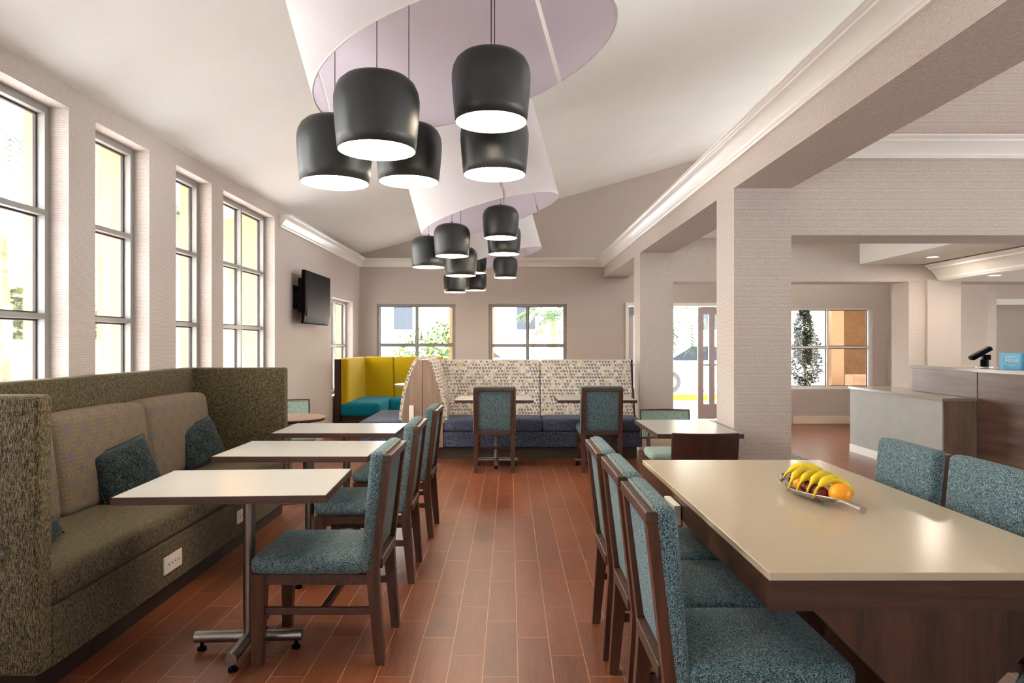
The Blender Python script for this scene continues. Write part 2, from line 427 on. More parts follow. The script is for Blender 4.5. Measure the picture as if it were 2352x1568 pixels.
def translucent(m, f, c):
    nt = m.node_tree; out = nt.nodes['Material Output']; bs = nt.nodes['Principled BSDF']
    tr = nt.nodes.new('ShaderNodeBsdfTranslucent'); tr.inputs[0].default_value = c
    mx = nt.nodes.new('ShaderNodeMixShader'); mx.inputs[0].default_value = f
    nt.links.new(bs.outputs[0], mx.inputs[1]); nt.links.new(tr.outputs[0], mx.inputs[2]); nt.links.new(mx.outputs[0], out.inputs[0])
translucent(M['shade_out'], .5, (.95, .93, .9, 1)); translucent(M['shade_in'], .5, (.93, .88, .95, 1))
# ------------------------------------------------------------------ room shell
XW, YB = -2.82, 12.8
YR, XR = -3.4, 9.5
def ceil_z(x): return 3.10 + .28 * (x - XW)
def wall_holes(bm, axis, a0, a1, u0, u1, z0, z1, holes):
    """wall slab; axis 'x': slab a0..a1 in x, runs along y. holes: (u0,u1,z0,z1)"""
    us = sorted({u0, u1} | {h[0] for h in holes} | {h[1] for h in holes})
    for ua, ub in zip(us, us[1:]):
        um = (ua + ub) / 2
        hs = sorted([(h[2], h[3]) for h in holes if h[0] < um < h[1]])
        z = z0; segs = []
        for ha, hb in hs:
            if ha > z: segs.append((z, ha))
            z = hb
        if z < z1: segs.append((z, z1))
        for za, zb in segs:
            if axis == 'x': box(bm, a0, a1, ua, ub, za, zb)
            else: box(bm, ua, ub, a0, a1, za, zb)
# floor
b = B(); box(b, -3.02, XR + .2, YR, YB + .12, -.1, 0)
struct('floor', b, M['floor'], 'reddish brown wood-look plank tile floor', 'floor')
# left wall with windows
LWIN = [(3.66, 4.365), (4.645, 5.34), (5.765, 6.455), (6.72, 8.19)]
LHOLES = [(a, c, .62, 2.96) for a, c in LWIN] + [(10.8, 12.25, .606, 2.18)] + [(2.2, 3.3, .62, 2.96), (-.6, .4, .62, 2.96)]
b = B(); wall_holes(b, 'x', -3.02, XW, YR, YB, 0, 3.3, LHOLES)
struct('wall_left', b, M['wall'], 'left wall in taupe striped wallcovering with tall windows', 'wall')
# back wall
BHOLES = [(-2.50, -1.02, .62, 2.18), (-.40, 1.07, .62, 2.18), (2.20, 4.60, 0, 2.16)]
b = B(); wall_holes(b, 'y', YB, YB + .12, -3.02, 4.95, 0, 5.5, BHOLES)
struct('wall_back', b, M['wall'], 'end wall in taupe wallcovering with two windows and a glass door', 'wall')
YW = 12.24
b = B(); wall_holes(b, 'y', YW, YW + .12, 4.95, 6.9, 0, 6.2, [(4.98, 6.50, .62, 2.09)])
box(b, 4.95, 5.07, YW + .12, YB + .12, 0, 5.6)
struct('wall_alcove', b, M['wall'], 'alcove wall beyond the beam with a four-pane window', 'wall')
b = B(); wall_holes(b, 'x', 6.78, 6.9, 10.5, YW, 0, 6.2, [(10.65, 12.1, 3.0, 5.3)]); box(b, 6.78, 6.9, 9.68, 10.5, 0, 4.0)
struct('wall_alcove_side', b, M['wall'], 'side wall of the alcove', 'wall')
b = B(); box(b, 6.9, XR, 10.4, 10.5, 0, 7)
struct('wall_reception', b, M['wall'], 'wall behind the reception desk', 'wall')
RWIN_FILL = [(-3.0, -.3, .3, 2.4), (.0, 2.5, .3, 2.4), (2.8, 5.2, .3, 2.4), (6.4, 9.8, 3.6, 6.0), (6.6, 8.6, .9, 2.1)]  # unseen openings, added and sized to fill the room with light
b = B(); wall_holes(b, 'x', XR, XR + .2, YR, 10.5, 0, 7, RWIN_FILL)
struct('wall_right', b, M['wall'], 'right wall of the lobby', 'wall')
b = B(); RH_FILL = [(-1.9, -1.1, .9, 2.4), (3.4, 4.3, .9, 2.4)]  # unseen rear openings, added to let fill light in
wall_holes(b, 'y', YR - .2, YR, -3.02, XR + .2, 0, 7, RH_FILL)
struct('wall_rear', b, M['wall'], 'wall behind the viewpoint with added fill-light windows', 'wall')
# ceilings
b = B()
prism(b, [(-3.5, ceil_z(-3.5)), (9.9, ceil_z(9.9)), (9.9, ceil_z(9.9) + .2), (-3.5, ceil_z(-3.5) + .2)], 'y', YR - .2, YB + .3)
struct('ceiling', b, M['ceil'], 'cream ceiling sloping up to the right', 'ceiling')
# long beam and columns
b = B(); box(b, 1.76, 2.21, YR, YB, 2.67, 3.03)
struct('wall_beam', b, M['wall'], 'long beam in striped wallcovering across the columns', 'beam')
BB = [(0, 0), (.016, 0), (.016, .095), (.010, .105), (.014, .112), (.010, .124), (0, .13)]
def column(x0, x1, y0, y1, zt, lab):
    b = B(); box(b, x0, x1, y0, y1, 0, zt)
    c = struct('column', b, M['wall'], lab, 'column')
    b = B()
    t = .018
    box(b, x0 - t, x1 + t, y0 - t, y1 + t, 0, .125, bev=.004); box(b, x0 - t * .6, x1 + t * .6, y0 - t * .6, y1 + t * .6, .12, .15, bev=.005)
    struct('baseboard', b, M['base'], parent=c)
column(1.76, 2.21, 5.36, 5.81, 2.67, 'nearer square column in striped wallcovering')
column(1.76, 2.21, 9.23, 9.68, 2.67, 'farther square column in striped wallcovering, beside the end of the booth')
column(1.76, 2.21, YR, YR + .4, 2.67, 'column at the rear wall')
column(5.63, 6.08, 9.20, 9.65, 2.3, 'column beside the reception desk under the lowered ceiling')
b = B(); prism(b, [(2.21, 2.30), (XR, 2.30), (XR, 5.0), (2.21, 3.5)], 'y', 5.36, 5.81)
struct('wall_cross_beam', b, M['wall'], 'deep cross beam reaching right from the nearer column', 'beam')
b = B(); box(b, 2.21, XR, 9.23, 9.68, 2.28, 3.4); box(b, 5.40, 5.63, 9.24, 9.66, 0, 2.30)
struct('wall_far_beam', b, M['wall'], 'cross beam reaching right from the farther column', 'beam')
b = B(); box(b, 4.73, XR, 5.81, 9.23, 2.514, 3.3); box(b, 5.80, XR, 5.81, 9.22, 2.28, 2.515)
struct('ceiling_soffit', b, M['ceil'], 'lowered ceiling over the reception desk', 'ceiling')

CROWN = [(0, 0), (.022, 0), (.026, .012), (.034, .018), (.036, .030), (.044, .040), (.058, .058), (.076, .080), (.098, .098), (.118, .108), (.122, .120), (.134, .124), (.140, .134), (.152, .138), (.152, .150), (0, .150)]
def crown(n, wall, z0, a0, a1, lab, h=1.0, side=1):
    """wall: ('x', X) projecting side*+x running along y, or ('y', Y) projecting side along y running in x"""
    b = B(); ax, c = wall
    poly = [(c + side * u * h, z0 + v * h) for u, v in CROWN]
    prism(b, poly, 'y' if ax == 'x' else 'x', a0, a1)
    struct('trim_%d' % n, b, M['trim'], lab, 'crown moulding', smooth=True)
crown(1, ('x', XW), 2.87, 8.33, YB, 'white crown moulding on the left wall above the television')
crown(2, ('y', YB), 2.87, XW, 1.76, 'white crown moulding along the end wall', side=-1)
crown(3, ('x', 1.76), 2.87, YR, YB, 'long white crown moulding along the beam', side=-1)
crown(4, ('y', 5.36), 2.90, 2.21, XR, 'white crown moulding on the deep cross beam', side=-1)
crown(5, ('y', 9.23), 2.87, 2.21, 4.73, 'white crown moulding on the far cross beam', side=-1)
crown(6, ('x', 5.80), 2.29, 5.81, 9.20, 'white crown moulding at the lowered ceiling over reception', h=1.4, side=-1)
# baseboards
b = B(); box(b, XW, XW + .016, 5.95, 8.2, 0, .13); box(b, XW, XW + .016, YR, 2.6, 0, .13)
struct('baseboard_left', b, M['base'], 'baseboard of the left wall', 'baseboard')
b = B(); box(b, 5.07, 6.78, YW - .018, YW, 0, .14, bev=.004); box(b, 1.1, 2.12, YB - .018, YB, 0, .14)
struct('baseboard_back', b, M['base'], 'cream baseboard under the alcove window', 'baseboard')
# white door casing strip on the reception wall
b = B(); box(b, 6.93, 7.02, 10.36, 10.40, 0, 2.12); box(b, 6.93, 7.9, 10.36, 10.40, 2.03, 2.12)
struct('trim_7', b, M['trim'], 'white door casing on the wall behind reception', 'trim')

# ------------------------------------------------------------------ windows
WN = [0]
def window(axis, a_in, depth, u0, u1, z0, z1, mull, trans, lab, fw=.05, mat='alu', pdir=None):
    """frame set in the wall: axis 'x' wall normal along x. a_in = room side face of frame; depth signed to outside"""
    WN[0] += 1
    root = empty('window_%d' % WN[0], (a_in, (u0 + u1) / 2, z0) if axis == 'x' else ((u0 + u1) / 2, a_in, z0), 0, lab, 'window'); root['kind'] = 'structure'
    L = root.location
    def bx(bm, ua, ub, za, zb, d0, d1, bev=0):
        A0, A1 = sorted((a_in + d0 * depth, a_in + d1 * depth))
        if axis == 'x': box(bm, A0 - L.x, A1 - L.x, ua - L.y, ub - L.y, za - L.z, zb - L.z, bev)
        else: box(bm, ua - L.x, ub - L.x, A0 - L.y, A1 - L.y, za - L.z, zb - L.z, bev)
    b = B(); g = fw * .7
    bx(b, u0, u0 + fw, z0, z1, 0, 1); bx(b, u1 - fw, u1, z0, z1, 0, 1)
    bx(b, u0 + fw, u1 - fw, z0, z0 + fw, 0, 1); bx(b, u0 + fw, u1 - fw, z1 - fw, z1, 0, 1)
    cuts = [u0] + list(mull) + [u1]
    for m_ in mull: bx(b, m_ - g / 2, m_ + g / 2, z0 + fw, z1 - fw, 0, .9)
    for i, (ca, cb) in enumerate(zip(cuts, cuts[1:])):
        ca += fw if i == 0 else g / 2; cb -= fw if i == len(cuts) - 2 else g / 2
        for t_ in trans: bx(b, ca, cb, t_ - g / 2, t_ + g / 2, 0, .9)
    link('window_frame', b, M[mat], root)['kind'] = 'structure'
    b = B(); k = .012
    for i, (ca, cb) in enumerate(zip(cuts, cuts[1:])):
        ca += fw if i == 0 else g / 2; cb -= fw if i == len(cuts) - 2 else g / 2
        zz = [z0] + list(trans) + [z1]
        for j, (za, zb) in enumerate(zip(zz, zz[1:])):
            za += fw if j == 0 else g / 2; zb -= fw if j == len(zz) - 2 else g / 2
            bx(b, ca, ca + k, za, zb, .62, .86); bx(b, cb - k, cb, za, zb, .62, .86)
            bx(b, ca + k, cb - k, za, za + k, .62, .86); bx(b, ca + k, cb - k, zb - k, zb, .62, .86)
    link('gasket', b, M['alu_dark'], root)['kind'] = 'structure'
    b = B(); bx(b, u0 + fw, u1 - fw, z0 + fw, z1 - fw, .70, .74)
    link('pane', b, M['glass'], root)['kind'] = 'structure'
    c = Vector((a_in + depth * 1.05, (u0 + u1) / 2, (z0 + z1) / 2)) if axis == 'x' else Vector(((u0 + u1) / 2, a_in + depth * 1.05, (z0 + z1) / 2))
    inward = -depth / abs(depth)
    v = Vector((inward, 0, 0)) if axis == 'x' else Vector((0, inward, 0))
    portal(c, v.to_track_quat('-Z', 'Z').to_euler(), u1 - u0, z1 - z0) if axis == 'x' else portal(c, v.to_track_quat('-Z', 'Z').to_euler(), u1 - u0, z1 - z0)
    return root
T3 = (1.00, 1.625, 2.28)
labs = ['tall window at the left edge above the olive bench', 'second tall window from the left, above the olive bench', 'third tall window from the left, narrow, behind the bench end', 'widest tall window on the left wall, two panes across']
for (a, c), lb in zip(LWIN, labs):
    window('x', -2.94, -.08, a, c, .62, 2.96, [(a + c) / 2 + .02] if c - a > 1 else [], T3, lb)
window('x', -2.94, -.08, 10.8, 12.25, .606, 2.18, [11.5], [1.40], 'low window in the left wall beside the yellow booth')
for a, c in ((2.2, 3.3), (-.6, .4)):  # out of view, added for more daylight
    window('x', -2.94, -.08, a, c, .62, 2.96, [], T3, 'unseen tall left wall window added for fill light')
window('y', YB + .05, .06, -2.50, -1.02, .62, 2.18, [-1.755], [1.41], 'end wall window above the yellow booth')
window('y', YB + .05, .06, -.40, 1.07, .62, 2.18, [.335], [1.40], 'end wall window above the patterned booth, palm outside')
window('y', YW + .05, .06, 4.98, 6.50, .62, 2.09, [5.72], [1.37], 'four-pane window with bushy tree outside, right of the near column', mat='trim')
for h in RH_FILL: window('y', YR - .05, -.08, h[0], h[1], h[2], h[3], [(h[0] + h[1]) / 2], [1.9], 'unseen window added behind the viewpoint for fill light')
for h in RWIN_FILL: window('x', XR + .05, .08, h[0], h[1], h[2], h[3], [(h[0] + h[1]) / 2], [1.9], 'unseen window added in the lobby right wall for fill light')
window('x', 6.83, .06, 10.65, 12.1, 3.0, 5.3, [11.4], [4.2], 'unseen high window added over the alcove to light the ceiling')  # hidden from view, added to brighten the gable and ceiling
# sills (white)
b = B(); box(b, -2.94, XW + .01, 10.79, 12.26, .585, .607)
struct('trim_8', b, M['trim'], 'white sill of the low left window', 'sill')
# door
d = empty('door_1', (3.4, YB, 0), 0, 'glass entrance door in pale metal, standing open beyond the columns', 'door'); d['kind'] = 'structure'
b = B(); X0, X1 = 2.17 - 3.4, 4.63 - 3.4
box(b, X0, X0 + .055, -.03, .10, 0, 2.20); box(b, X1 - .055, X1, -.03, .10, 0, 2.20); box(b, X0 + .055, X1 - .055, -.03, .10, 2.14, 2.20)
link('door_frame', b, M['trim'], d)['kind'] = 'structure'
b = B(); box(b, X0 + .055, X0 + .2, -.01, .1, 1.98, 2.12); link('door_closer', b, M['alu'], d)
def leaf(x0, x1, y, nm='door_leaf'):
    b = B(); s = .105
    box(b, x0, x0 + s, y, y + .045, .02, 2.12); box(b, x1 - s, x1, y, y + .045, .02, 2.12)
    box(b, x0 + s, x1 - s, y, y + .045, .02, .30); box(b, x0 + s, x1 - s, y, y + .045, 1.98, 2.12)
    l = link(nm, b, M['pink_alu'], d); l['kind'] = 'structure'
    b = B(); box(b, x0 + s, x1 - s, y + .018, y + .026, .30, 1.98); link('door_glass', b, M['glass'], l)['kind'] = 'structure'
    b = B(); box(b, x0 + s, x1 - s, y - .03, y + .06, 1.02, 1.05); link('push_bar', b, M['alu'], l)
leaf(.135, .45, .03); leaf(.36, 1.15, .09); leaf(X0 + .055, X0 + .37, .03)

# ------------------------------------------------------------------ floor rug
b = B(); box(b, 2.35, 3.70, 6.0, 9.1, 0.0, .012, bev=.004)
tag(link('rug', b, M['rug'], smooth=True), 'grey green rug on the floor just past the near column', 'rug')

# ------------------------------------------------------------------ dining chairs
def make_chair():
    t = empty('dining_chair', (0, 0, 0))
    # seat cushion: y .285 front, -.215 rear
    b = B()
    pad(b, -.222, .222, -.225, .292, .409, .492, r=.034, puff=(.004, .004, .014), nf=8, ns=4)
    link('seat', b, M['teal'], t, smooth='all')
    # backrest: leans; front line y=-.20 at z .41, -.255 at z .97; back line -.236 / -.304
    def sh(x, y, z):
        k = (z - .42) / .53
        return (x, (-.206 - .046 * k) + (y) * (1 + .35 * k), z)
    b = B()
    pad(b, -.222, .222, -.050, 0, .425, .968, r=.022, puff=(.002, .006, .004), nf=8, f=sh)
    link('backrest', b, M['teal'], t, smooth='all')
    b = B()
    def sh2(x, y, z):
        k = (z - .41) / .54
        return (x, y - .068 * k, z)
    pad(b, -.178, .178, -.262, -.235, .475, .915, r=.010, puff=(0, .003, 0), nf=4, f=sh2)
    link('back_panel', b, M['teal'], t, smooth='all')
    b = B()
    def sp(x, z):
        k = (z - .42) / .53
        return (x, -.256 - .072 * k, z)
    tube(b, [sp(-.205, .47), sp(-.205, .93), sp(-.19, .962), sp(.19, .962), sp(.205, .93), sp(.205, .47)], .0045, 6)
    for v in b.verts: v.co.y += .012
    link('piping', b, M['piping'], t, smooth=True)
    # rear posts (legs running up into the back frame)
    for s in (-1, 1):
        a, c = sorted((s * .170, s * .215))
        b = B(); hbar(b, 0, 0, 0, 0, [(0, a + .004 * (s < 0), c - .004 * (s > 0), -.315, -.275), (.37, a, c, -.290, -.236), (.43, a, c, -.288, -.236), (.93, a, c, -.343, -.303)])
        link('rear_leg', b, M['brown'], t, wn=False)
        a2, c2 = sorted((s * .165, s * .215))
        b = B(); hbar(b, 0, 0, 0, 0, [(0, *(sorted((s * .176, s * .215))), .238, .285), (.30, a2, c2, .226, .285), (.41, a2, c2, .222, .285)])
        link('front_leg', b, M['brown'], t)
    b = B(); bx = .2162
    box(b, -bx, bx, -.346, -.300, .915, .952, bev=.004)
    link('top_rail', b, M['brown_h'], t); b = B()
    def shr(x, y, z): return (x, y - .008, z)
    box(b, -.17, .17, -.290, -.245, .425, .470, bev=.003, f=shr)
    link('lower_rail', b, M['brown_h'], t)
    b = B(); box(b, -.165, .165, .255, .280, .365, .409); 
    for s in (-1, 1):
        a, c = sorted((s * .185, s * .210)); box(b, a, c, -.236, .222, .365, .409)
    link('seat_frame', b, M['brown_h'], t)
    b = B()
    for s in (-1, 1):
        a, c = sorted((s * .183, s * .203)); box(b, a, c, -.262, .235, .225, .258, bev=.002)
    box(b, -.183, .183, -.045, -.018, .228, .255)
    link('stretcher', b, M['brown_h'], t)
    for ch in t.children:
        for v in ch.data.vertices: v.co.x *= 1.075
    return t
ch0 = make_chair(); first = [True]
def chair(x, y, rz, lab, grp):
    o = ch0 if first[0] else copy_tree(ch0); first[0] = False
    o.location = (x, y, 0); o.rotation_euler = (0, 0, R(rz)); tag(o, lab, 'chair', grp); return o
G1 = 'teal chairs along the window bench tables'
chair(-.882, 3.31, 90, 'teal tweed dining chair fully in view at the nearest bench table', G1)
chair(-.895, 4.345, 91, 'teal tweed dining chair at the middle bench table', G1)
chair(-.885, 5.315, 90, 'teal tweed dining chair at the farthest bench table, before the wooden booth end', G1)
G2 = 'teal chairs backing onto the patterned booth'
chair(-.173, 7.93, 0, 'teal chair seen from behind, left of the two at the patterned booth', G2)
chair(1.03, 7.93, 0, 'teal chair seen from behind, right of the two at the patterned booth', G2)
G3 = 'teal chairs around the long communal table'
chair(.752, 2.275, -90, 'nearest teal chair on the aisle side of the communal table', G3)
chair(.752, 2.815, -90, 'middle teal chair on the aisle side of the communal table', G3)
chair(.742, 3.355, -90, 'farthest teal chair on the aisle side of the communal table, its back by the aisle', G3)
chair(1.655, 3.31, 90, 'farther teal chair on the far right side of the communal table', G3)
chair(1.675, 2.77, 90, 'nearer teal chair on the right side of the communal table, cut by the frame', G3)
chair(1.79, 1.89, 44, 'teal chair at the communal table corner, only its seat corner showing at bottom right', G3)

# ------------------------------------------------------------------ small tables on steel pedestals
def make_table(w_, d_, zt, boff=(0, 0), top='laminate', hl=.25):
    t = empty('dining_table', (0, 0, 0))
    b = B(); box(b, -w_ / 2 + .004, w_ / 2 - .004, -d_ / 2 + .004, d_ / 2 - .004, zt - .008, zt)
    link('tabletop', b, M[top], t)
    b = B(); e = .028
    box(b, -w_ / 2, w_ / 2, -d_ / 2, d_ / 2, zt - .034, zt - .0085); 
    for x0, x1, y0, y1 in ((-w_ / 2, w_ / 2, -d_ / 2, -d_ / 2 + .004), (-w_ / 2, w_ / 2, d_ / 2 - .004, d_ / 2), (-w_ / 2, -w_ / 2 + .004, -d_ / 2, d_ / 2), (w_ / 2 - .004, w_ / 2, -d_ / 2, d_ / 2)):
        box(b, x0, x1, y0, y1, zt - .0085, zt - .001)
    link('wood_edge', b, M['brown_h'], t)
    ox, oy = boff
    b = B(); tube(b, [(ox, oy, .05), (ox, oy, zt - .035)], .028, 20); link('column', b, M['steel'], t, smooth=True)
    b = B(); box(b, ox - .12, ox + .12, oy - .12, oy + .12, zt - .042, zt - .034); link('top_plate', b, M['black'], t)
    for k in range(4):
        dx, dy = [(1, 0), (0, 1), (-1, 0), (0, -1)][k]
        b = B(); tube(b, [(ox + dx * .02, oy + dy * .02, .062), (ox + dx * hl, oy + dy * hl, .062)], .027, 20)
        lg = link('foot_tube', b, M['steel'], t, smooth=True)
        b = B(); cx, cy = ox + dx * (hl - .03), oy + dy * (hl - .03)
        tube(b, [(cx, cy, 0), (cx, cy, .012)], .021, 14); tube(b, [(cx, cy, .012), (cx, cy, .04)], .009, 10)
        link('glide', b, M['black'], lg, smooth=True)
    return t
tb = make_table(.905, .625, .80, (.02, .02))
tb.location = (-1.262, 3.235, 0); tb.rotation_euler = (0, 0, R(3.0))
GT = 'rectangular tables along the olive bench'
tag(tb, 'nearest cream rectangular table on a steel pedestal by the olive bench', 'table', GT)
t2 = copy_tree(tb); t2.location = (-1.275, 4.26, 0); t2.rotation_euler = (0, 0, 0); tag(t2, 'middle cream rectangular table along the olive bench', 'table', GT)
t2 = copy_tree(tb); t2.location = (-1.285, 5.27, 0); t2.rotation_euler = (0, 0, 0); tag(t2, 'farthest cream rectangular table, past the end of the olive bench seat', 'table', GT)
GP = 'tables at the patterned booth'
t2 = copy_tree(tb); t2.location = (-.18, 8.10, 0); t2.rotation_euler = (0, 0, 0); tag(t2, 'cream table with brown edge at the patterned booth, left of the pair', 'table', GP)
t2 = copy_tree(tb); t2.location = (1.00, 8.10, 0); t2.rotation_euler = (0, 0, 0); tag(t2, 'cream table with brown edge at the patterned booth, right of the pair', 'table', GP)
t2 = copy_tree(tb); t2.location = (1.375, 5.37, 0); t2.rotation_euler = (0, 0, R(90)); tag(t2, 'cream table standing beside the near column', 'table')

# ------------------------------------------------------------------ communal table
ct = empty('communal_table', (1.242, 2.895, 0), 0, 'long communal table with cream quartz top and walnut base', 'table')
hx, hy = .498, .937
b = B(); box(b, -hx, hx, -hy, hy, .776, .80, bev=.0015, seg=1); link('quartz_top', b, M['quartz'], ct)
b = B(); box(b, -hx + .003, hx - .003, -hy + .003, -hy + .028, .688, .776)
box(b, -hx + .003, hx - .003, hy - .028, hy - .003, .688, .776)
for s in (-1, 1):
    a, c = sorted((s * (hx - .003), s * (hx - .028))); box(b, a, c, -hy + .028, hy - .028, .688, .776)
link('apron', b, M['walnut_h'], ct)
for s in (-1, 1):
    b = B()
    y0, y1 = (-hy + .006, -hy + .09) if s < 0 else (hy - .09, hy - .006)
    P_ = [(-.366, .688), (.366, .688), (.10, .42), (.10, .30), (.34, .06), (.34, 0), (-.34, 0), (-.34, .06), (-.10, .30), (-.10, .42)]
    prism(b, P_, 'y', y0, y1); link('end_panel', b, M['walnut'], ct)
b = B(); box(b, -.05, .05, -hy + .09, hy - .09, .15, .40); link('spine_beam', b, M['walnut_h'], ct)
def outlet(name, loc, rz, w_, h_, nslot, lab=None, parent=None, th=.008, horizontal=True):
    """plate lies in local xz plane facing -y"""
    o = empty(name, loc, rz, lab, 'power outlet' if lab else None, parent=parent)
    b = B(); box(b, -w_ / 2, w_ / 2, -th, 0, -h_ / 2, h_ / 2, bev=.002); link('cover_plate', b, M['white'], o)
    b = B(); iw, ih = w_ * .74, h_ * .55
    if not horizontal: iw, ih = w_ * .5, h_ * .7
    box(b, -iw / 2, iw / 2, -th - .002, -th, -ih / 2, ih / 2, bev=.0008, seg=1); link('insert', b, M['white'], o)
    b = B()
    for k in range(nslot):
        u = (k + .5) / nslot - .5
        cx, cz = (u * iw, 0) if horizontal else (0, u * ih)
        for dx in (-.004, .004): box(b, cx + dx - .001, cx + dx + .001, -th - .0035, -th - .002, cz - .005, cz + .005)
    link('sockets', b, M['slot'], o); return o
outlet('power_outlet', (.744 - .001, 3.06, .72 - .012), R(-90), .19, .085, 2, 'beige power outlet box on the aisle side of the communal table apron', th=.03)

# ------------------------------------------------------------------ fruit bowl and fruit on the communal table
def smoothstep(t): t = max(0, min(1, t)); return t * t * (3 - 2 * t)
bowl = empty('fruit_bowl', (1.285, 2.90, .80), R(2), 'leaf-shaped silver metal fruit bowl with a handle on the communal table', 'bowl')
b = B(); NL, NWd = 28, 12; g = []
for i in range(NL + 1):
    s = i / NL; y = .30 - s * .54       # tip far (+y) to handle near (-y)
    wd = .096 * (math.sin(math.pi * s ** .9) ** (1.0 if s < .45 else .75) if 0 < s < 1 else 0) + .003
    base_ = .002 + .045 * abs(2 * s - 1) ** 2.2
    row = []
    for j in range(NWd + 1):
        u = j / NWd * 2 - 1
        row.append(b.verts.new((u * wd, y, base_ + (.040 + .01 * abs(2 * s - 1)) * (u * u) * (wd / .096) )))
    g.append(row)
for i in range(NL):
    for j in range(NWd): b.faces.new((g[i][j], g[i + 1][j], g[i + 1][j + 1], g[i][j + 1]))
o = link('basin', b, M['polish'], bowl, smooth='all'); md = o.modifiers.new('s', 'SOLIDIFY'); md.thickness = .004; md.offset = 1
b = B(); tube(b, [(0, -.215, .036), (0, -.26, .041), (.004, -.30, .040), (.008, -.335, .038), (.012, -.37, .036)], [.012, .0085, .009, .012, .0155], 16)
link('handle', b, M['polish'], bowl, smooth=True)
def banana(p0, p1, apex, r=.0175, lab=''):
    p0, p1 = Vector(p0), Vector(p1); n = 16; pts = []; rad = []
    b = B()
    for i in range(n + 1):
        s = i / n; p = p0.lerp(p1, s); p.z += apex * math.sin(math.pi * min(1, (s * .97 + .03)) ** .9) ** .85 if 0 < s < 1 else 0
        pts.append(p); e = min(1, max(0, (s - .10) / .16)); e2 = min(1, (1 - s) / .12)
        rad.append(.0052 + (r - .0052) * smoothstep(e) * (.35 + .65 * math.sqrt(max(0, e2))) if s > 0 else .0062)
    org = pts[8].copy(); org.z = .815
    root = empty('banana', p0, 0, lab, 'banana', 'bananas in the fruit bowl')
    tube(b, [q - p0 for q in pts], rad, 10); o = link('peel', b, M['banana'], root, smooth='all')
    b = B(); d_ = (pts[0] - pts[1]).normalized(); tube(b, [Vector((0, 0, 0)), d_ * .009], [.0064, .0056], 8); link('stem_tip', b, M['stemtip'], root, smooth=True)
    return root
banana((1.250, 3.12, .838), (1.405, 3.06, .868), .046, lab='banana lying farthest from the handle in the fruit bowl')
banana((1.186, 2.905, .838), (1.345, 3.01, .872), .050, lab='second banana from the far tip, its stem hanging over the rim')
banana((1.212, 2.878, .838), (1.365, 2.945, .872), .047, r=.0165, lab='middle banana of the five in the bowl')
banana((1.226, 2.815, .838), (1.375, 2.875, .876), .052, lab='banana second from the bowl handle')
banana((1.228, 2.755, .838), (1.402, 2.795, .838), .066, r=.0185, lab='banana nearest the handle, curving over the big orange')
def fruit(name, loc, r, mat, lab, cat, zs=.95, stem=False, grp=None):
    root = empty(name, loc, 0, lab, cat, grp)
    b = B(); n = 20; prof = []
    for i in range(n + 1):
        a = -math.pi / 2 + math.pi * i / n; rr = r * math.cos(a); zz = r * zs * math.sin(a)
        if stem: zz -= r * .22 * math.exp(-(rr / (r * .3)) ** 2) * (1 if zz > 0 else -.6)
        prof.append((rr if 0 < i < n else 0, zz))
    lathe(b, prof, 28); link('skin', b, M[mat], root, smooth='all')
    b = B()
    if stem: tube(b, [(0, 0, r * .65), (.003, 0, r * 1.0)], .0015, 6)
    else: lathe(b, [(0, r * zs + .0008), (.0035, r * zs + .0002), (.004, r * zs - .001)], 8)
    link('stem', b, M['stemtip'], root)
    return root
fruit('orange', (1.322, 2.735, .854), .043, 'orange', 'large round orange at the handle end of the bowl', 'orange')
fruit('orange', (1.268, 2.978, .847), .032, 'orange', 'orange mostly hidden under the middle bananas', 'orange')
GA = 'dark red apples under the bananas'
fruit('apple', (1.262, 2.775, .847), .031, 'apple', 'dark red apple next to the large orange', 'apple', stem=True, grp=GA)
fruit('apple', (1.262, 2.845, .846), .032, 'apple', 'dark red apple between the stems of the nearer bananas', 'apple', stem=True, grp=GA)
fruit('apple', (1.268, 2.910, .845), .030, 'apple', 'red apple beneath the middle banana', 'apple', stem=True, grp=GA)
fruit('apple', (1.283, 3.070, .850), .030, 'apple', 'pinkish red apple under the farthest banana', 'apple', stem=True, grp=GA)

# ------------------------------------------------------------------ olive bench
bn = empty('banquette_bench', (-2.3, 4.3, 0), 0, 'long olive tweed bench with high back and end arms under the windows', 'bench')
def inb(bm):
    for v in bm.verts: v.co -= Vector((-2.3, 4.3, 0))
    return bm
XF = -1.905
b = B(); pad(b, -2.795, -2.68, 2.76, 5.87, .105, 1.245, r=.02, nf=10); link('backrest', inb(b), M['olive'], bn, smooth='all')
for y0, y1 in ((2.76, 2.85), (5.77, 5.87)):
    b = B(); pad(b, -2.70, XF, y0, y1, .105, 1.245, r=.02, nf=8); link('arm', inb(b), M['olive'], bn, smooth='all')
b = B(); pad(b, -2.685, XF + .004, 2.848, 5.772, .352, .50, r=.045, puff=(.0, 0, .012), nf=12); link('seat_cushion', inb(b), M['olive'], bn, smooth='all')
b = B(); pad(b, -2.685, XF, 2.848, 5.772, .105, .354, r=.008, nf=4); link('front_panel', inb(b), M['olive'], bn, smooth='all')
b = B(); box(b, -2.78, -1.945, 2.80, 5.84, 0, .106); link('kick_board', inb(b), M['kick'], bn)
def lean(x, y, z): return (x - (z - .5) * .12, y, z)
for i, (y0, y1) in enumerate(((2.87, 3.69), (3.70, 4.63), (4.64, 5.565))):
    b = B(); pad(b, -2.60, -2.40, y0, y1, .50, 1.055, r=.05, puff=(.03, 0, .008), nf=10, f=lean)
    link('back_cushion', inb(b), M['floral'], bn, smooth='all')
outlet('power_outlet', (XF + .001, 3.85, .225), R(90), .20, .095, 4, 'wide beige power outlet on the olive bench front, nearest the camera')
outlet('power_outlet', (XF + .001, 4.82, .235), R(90), .12, .09, 2, 'small beige power outlet on the bench front behind the table pedestal')
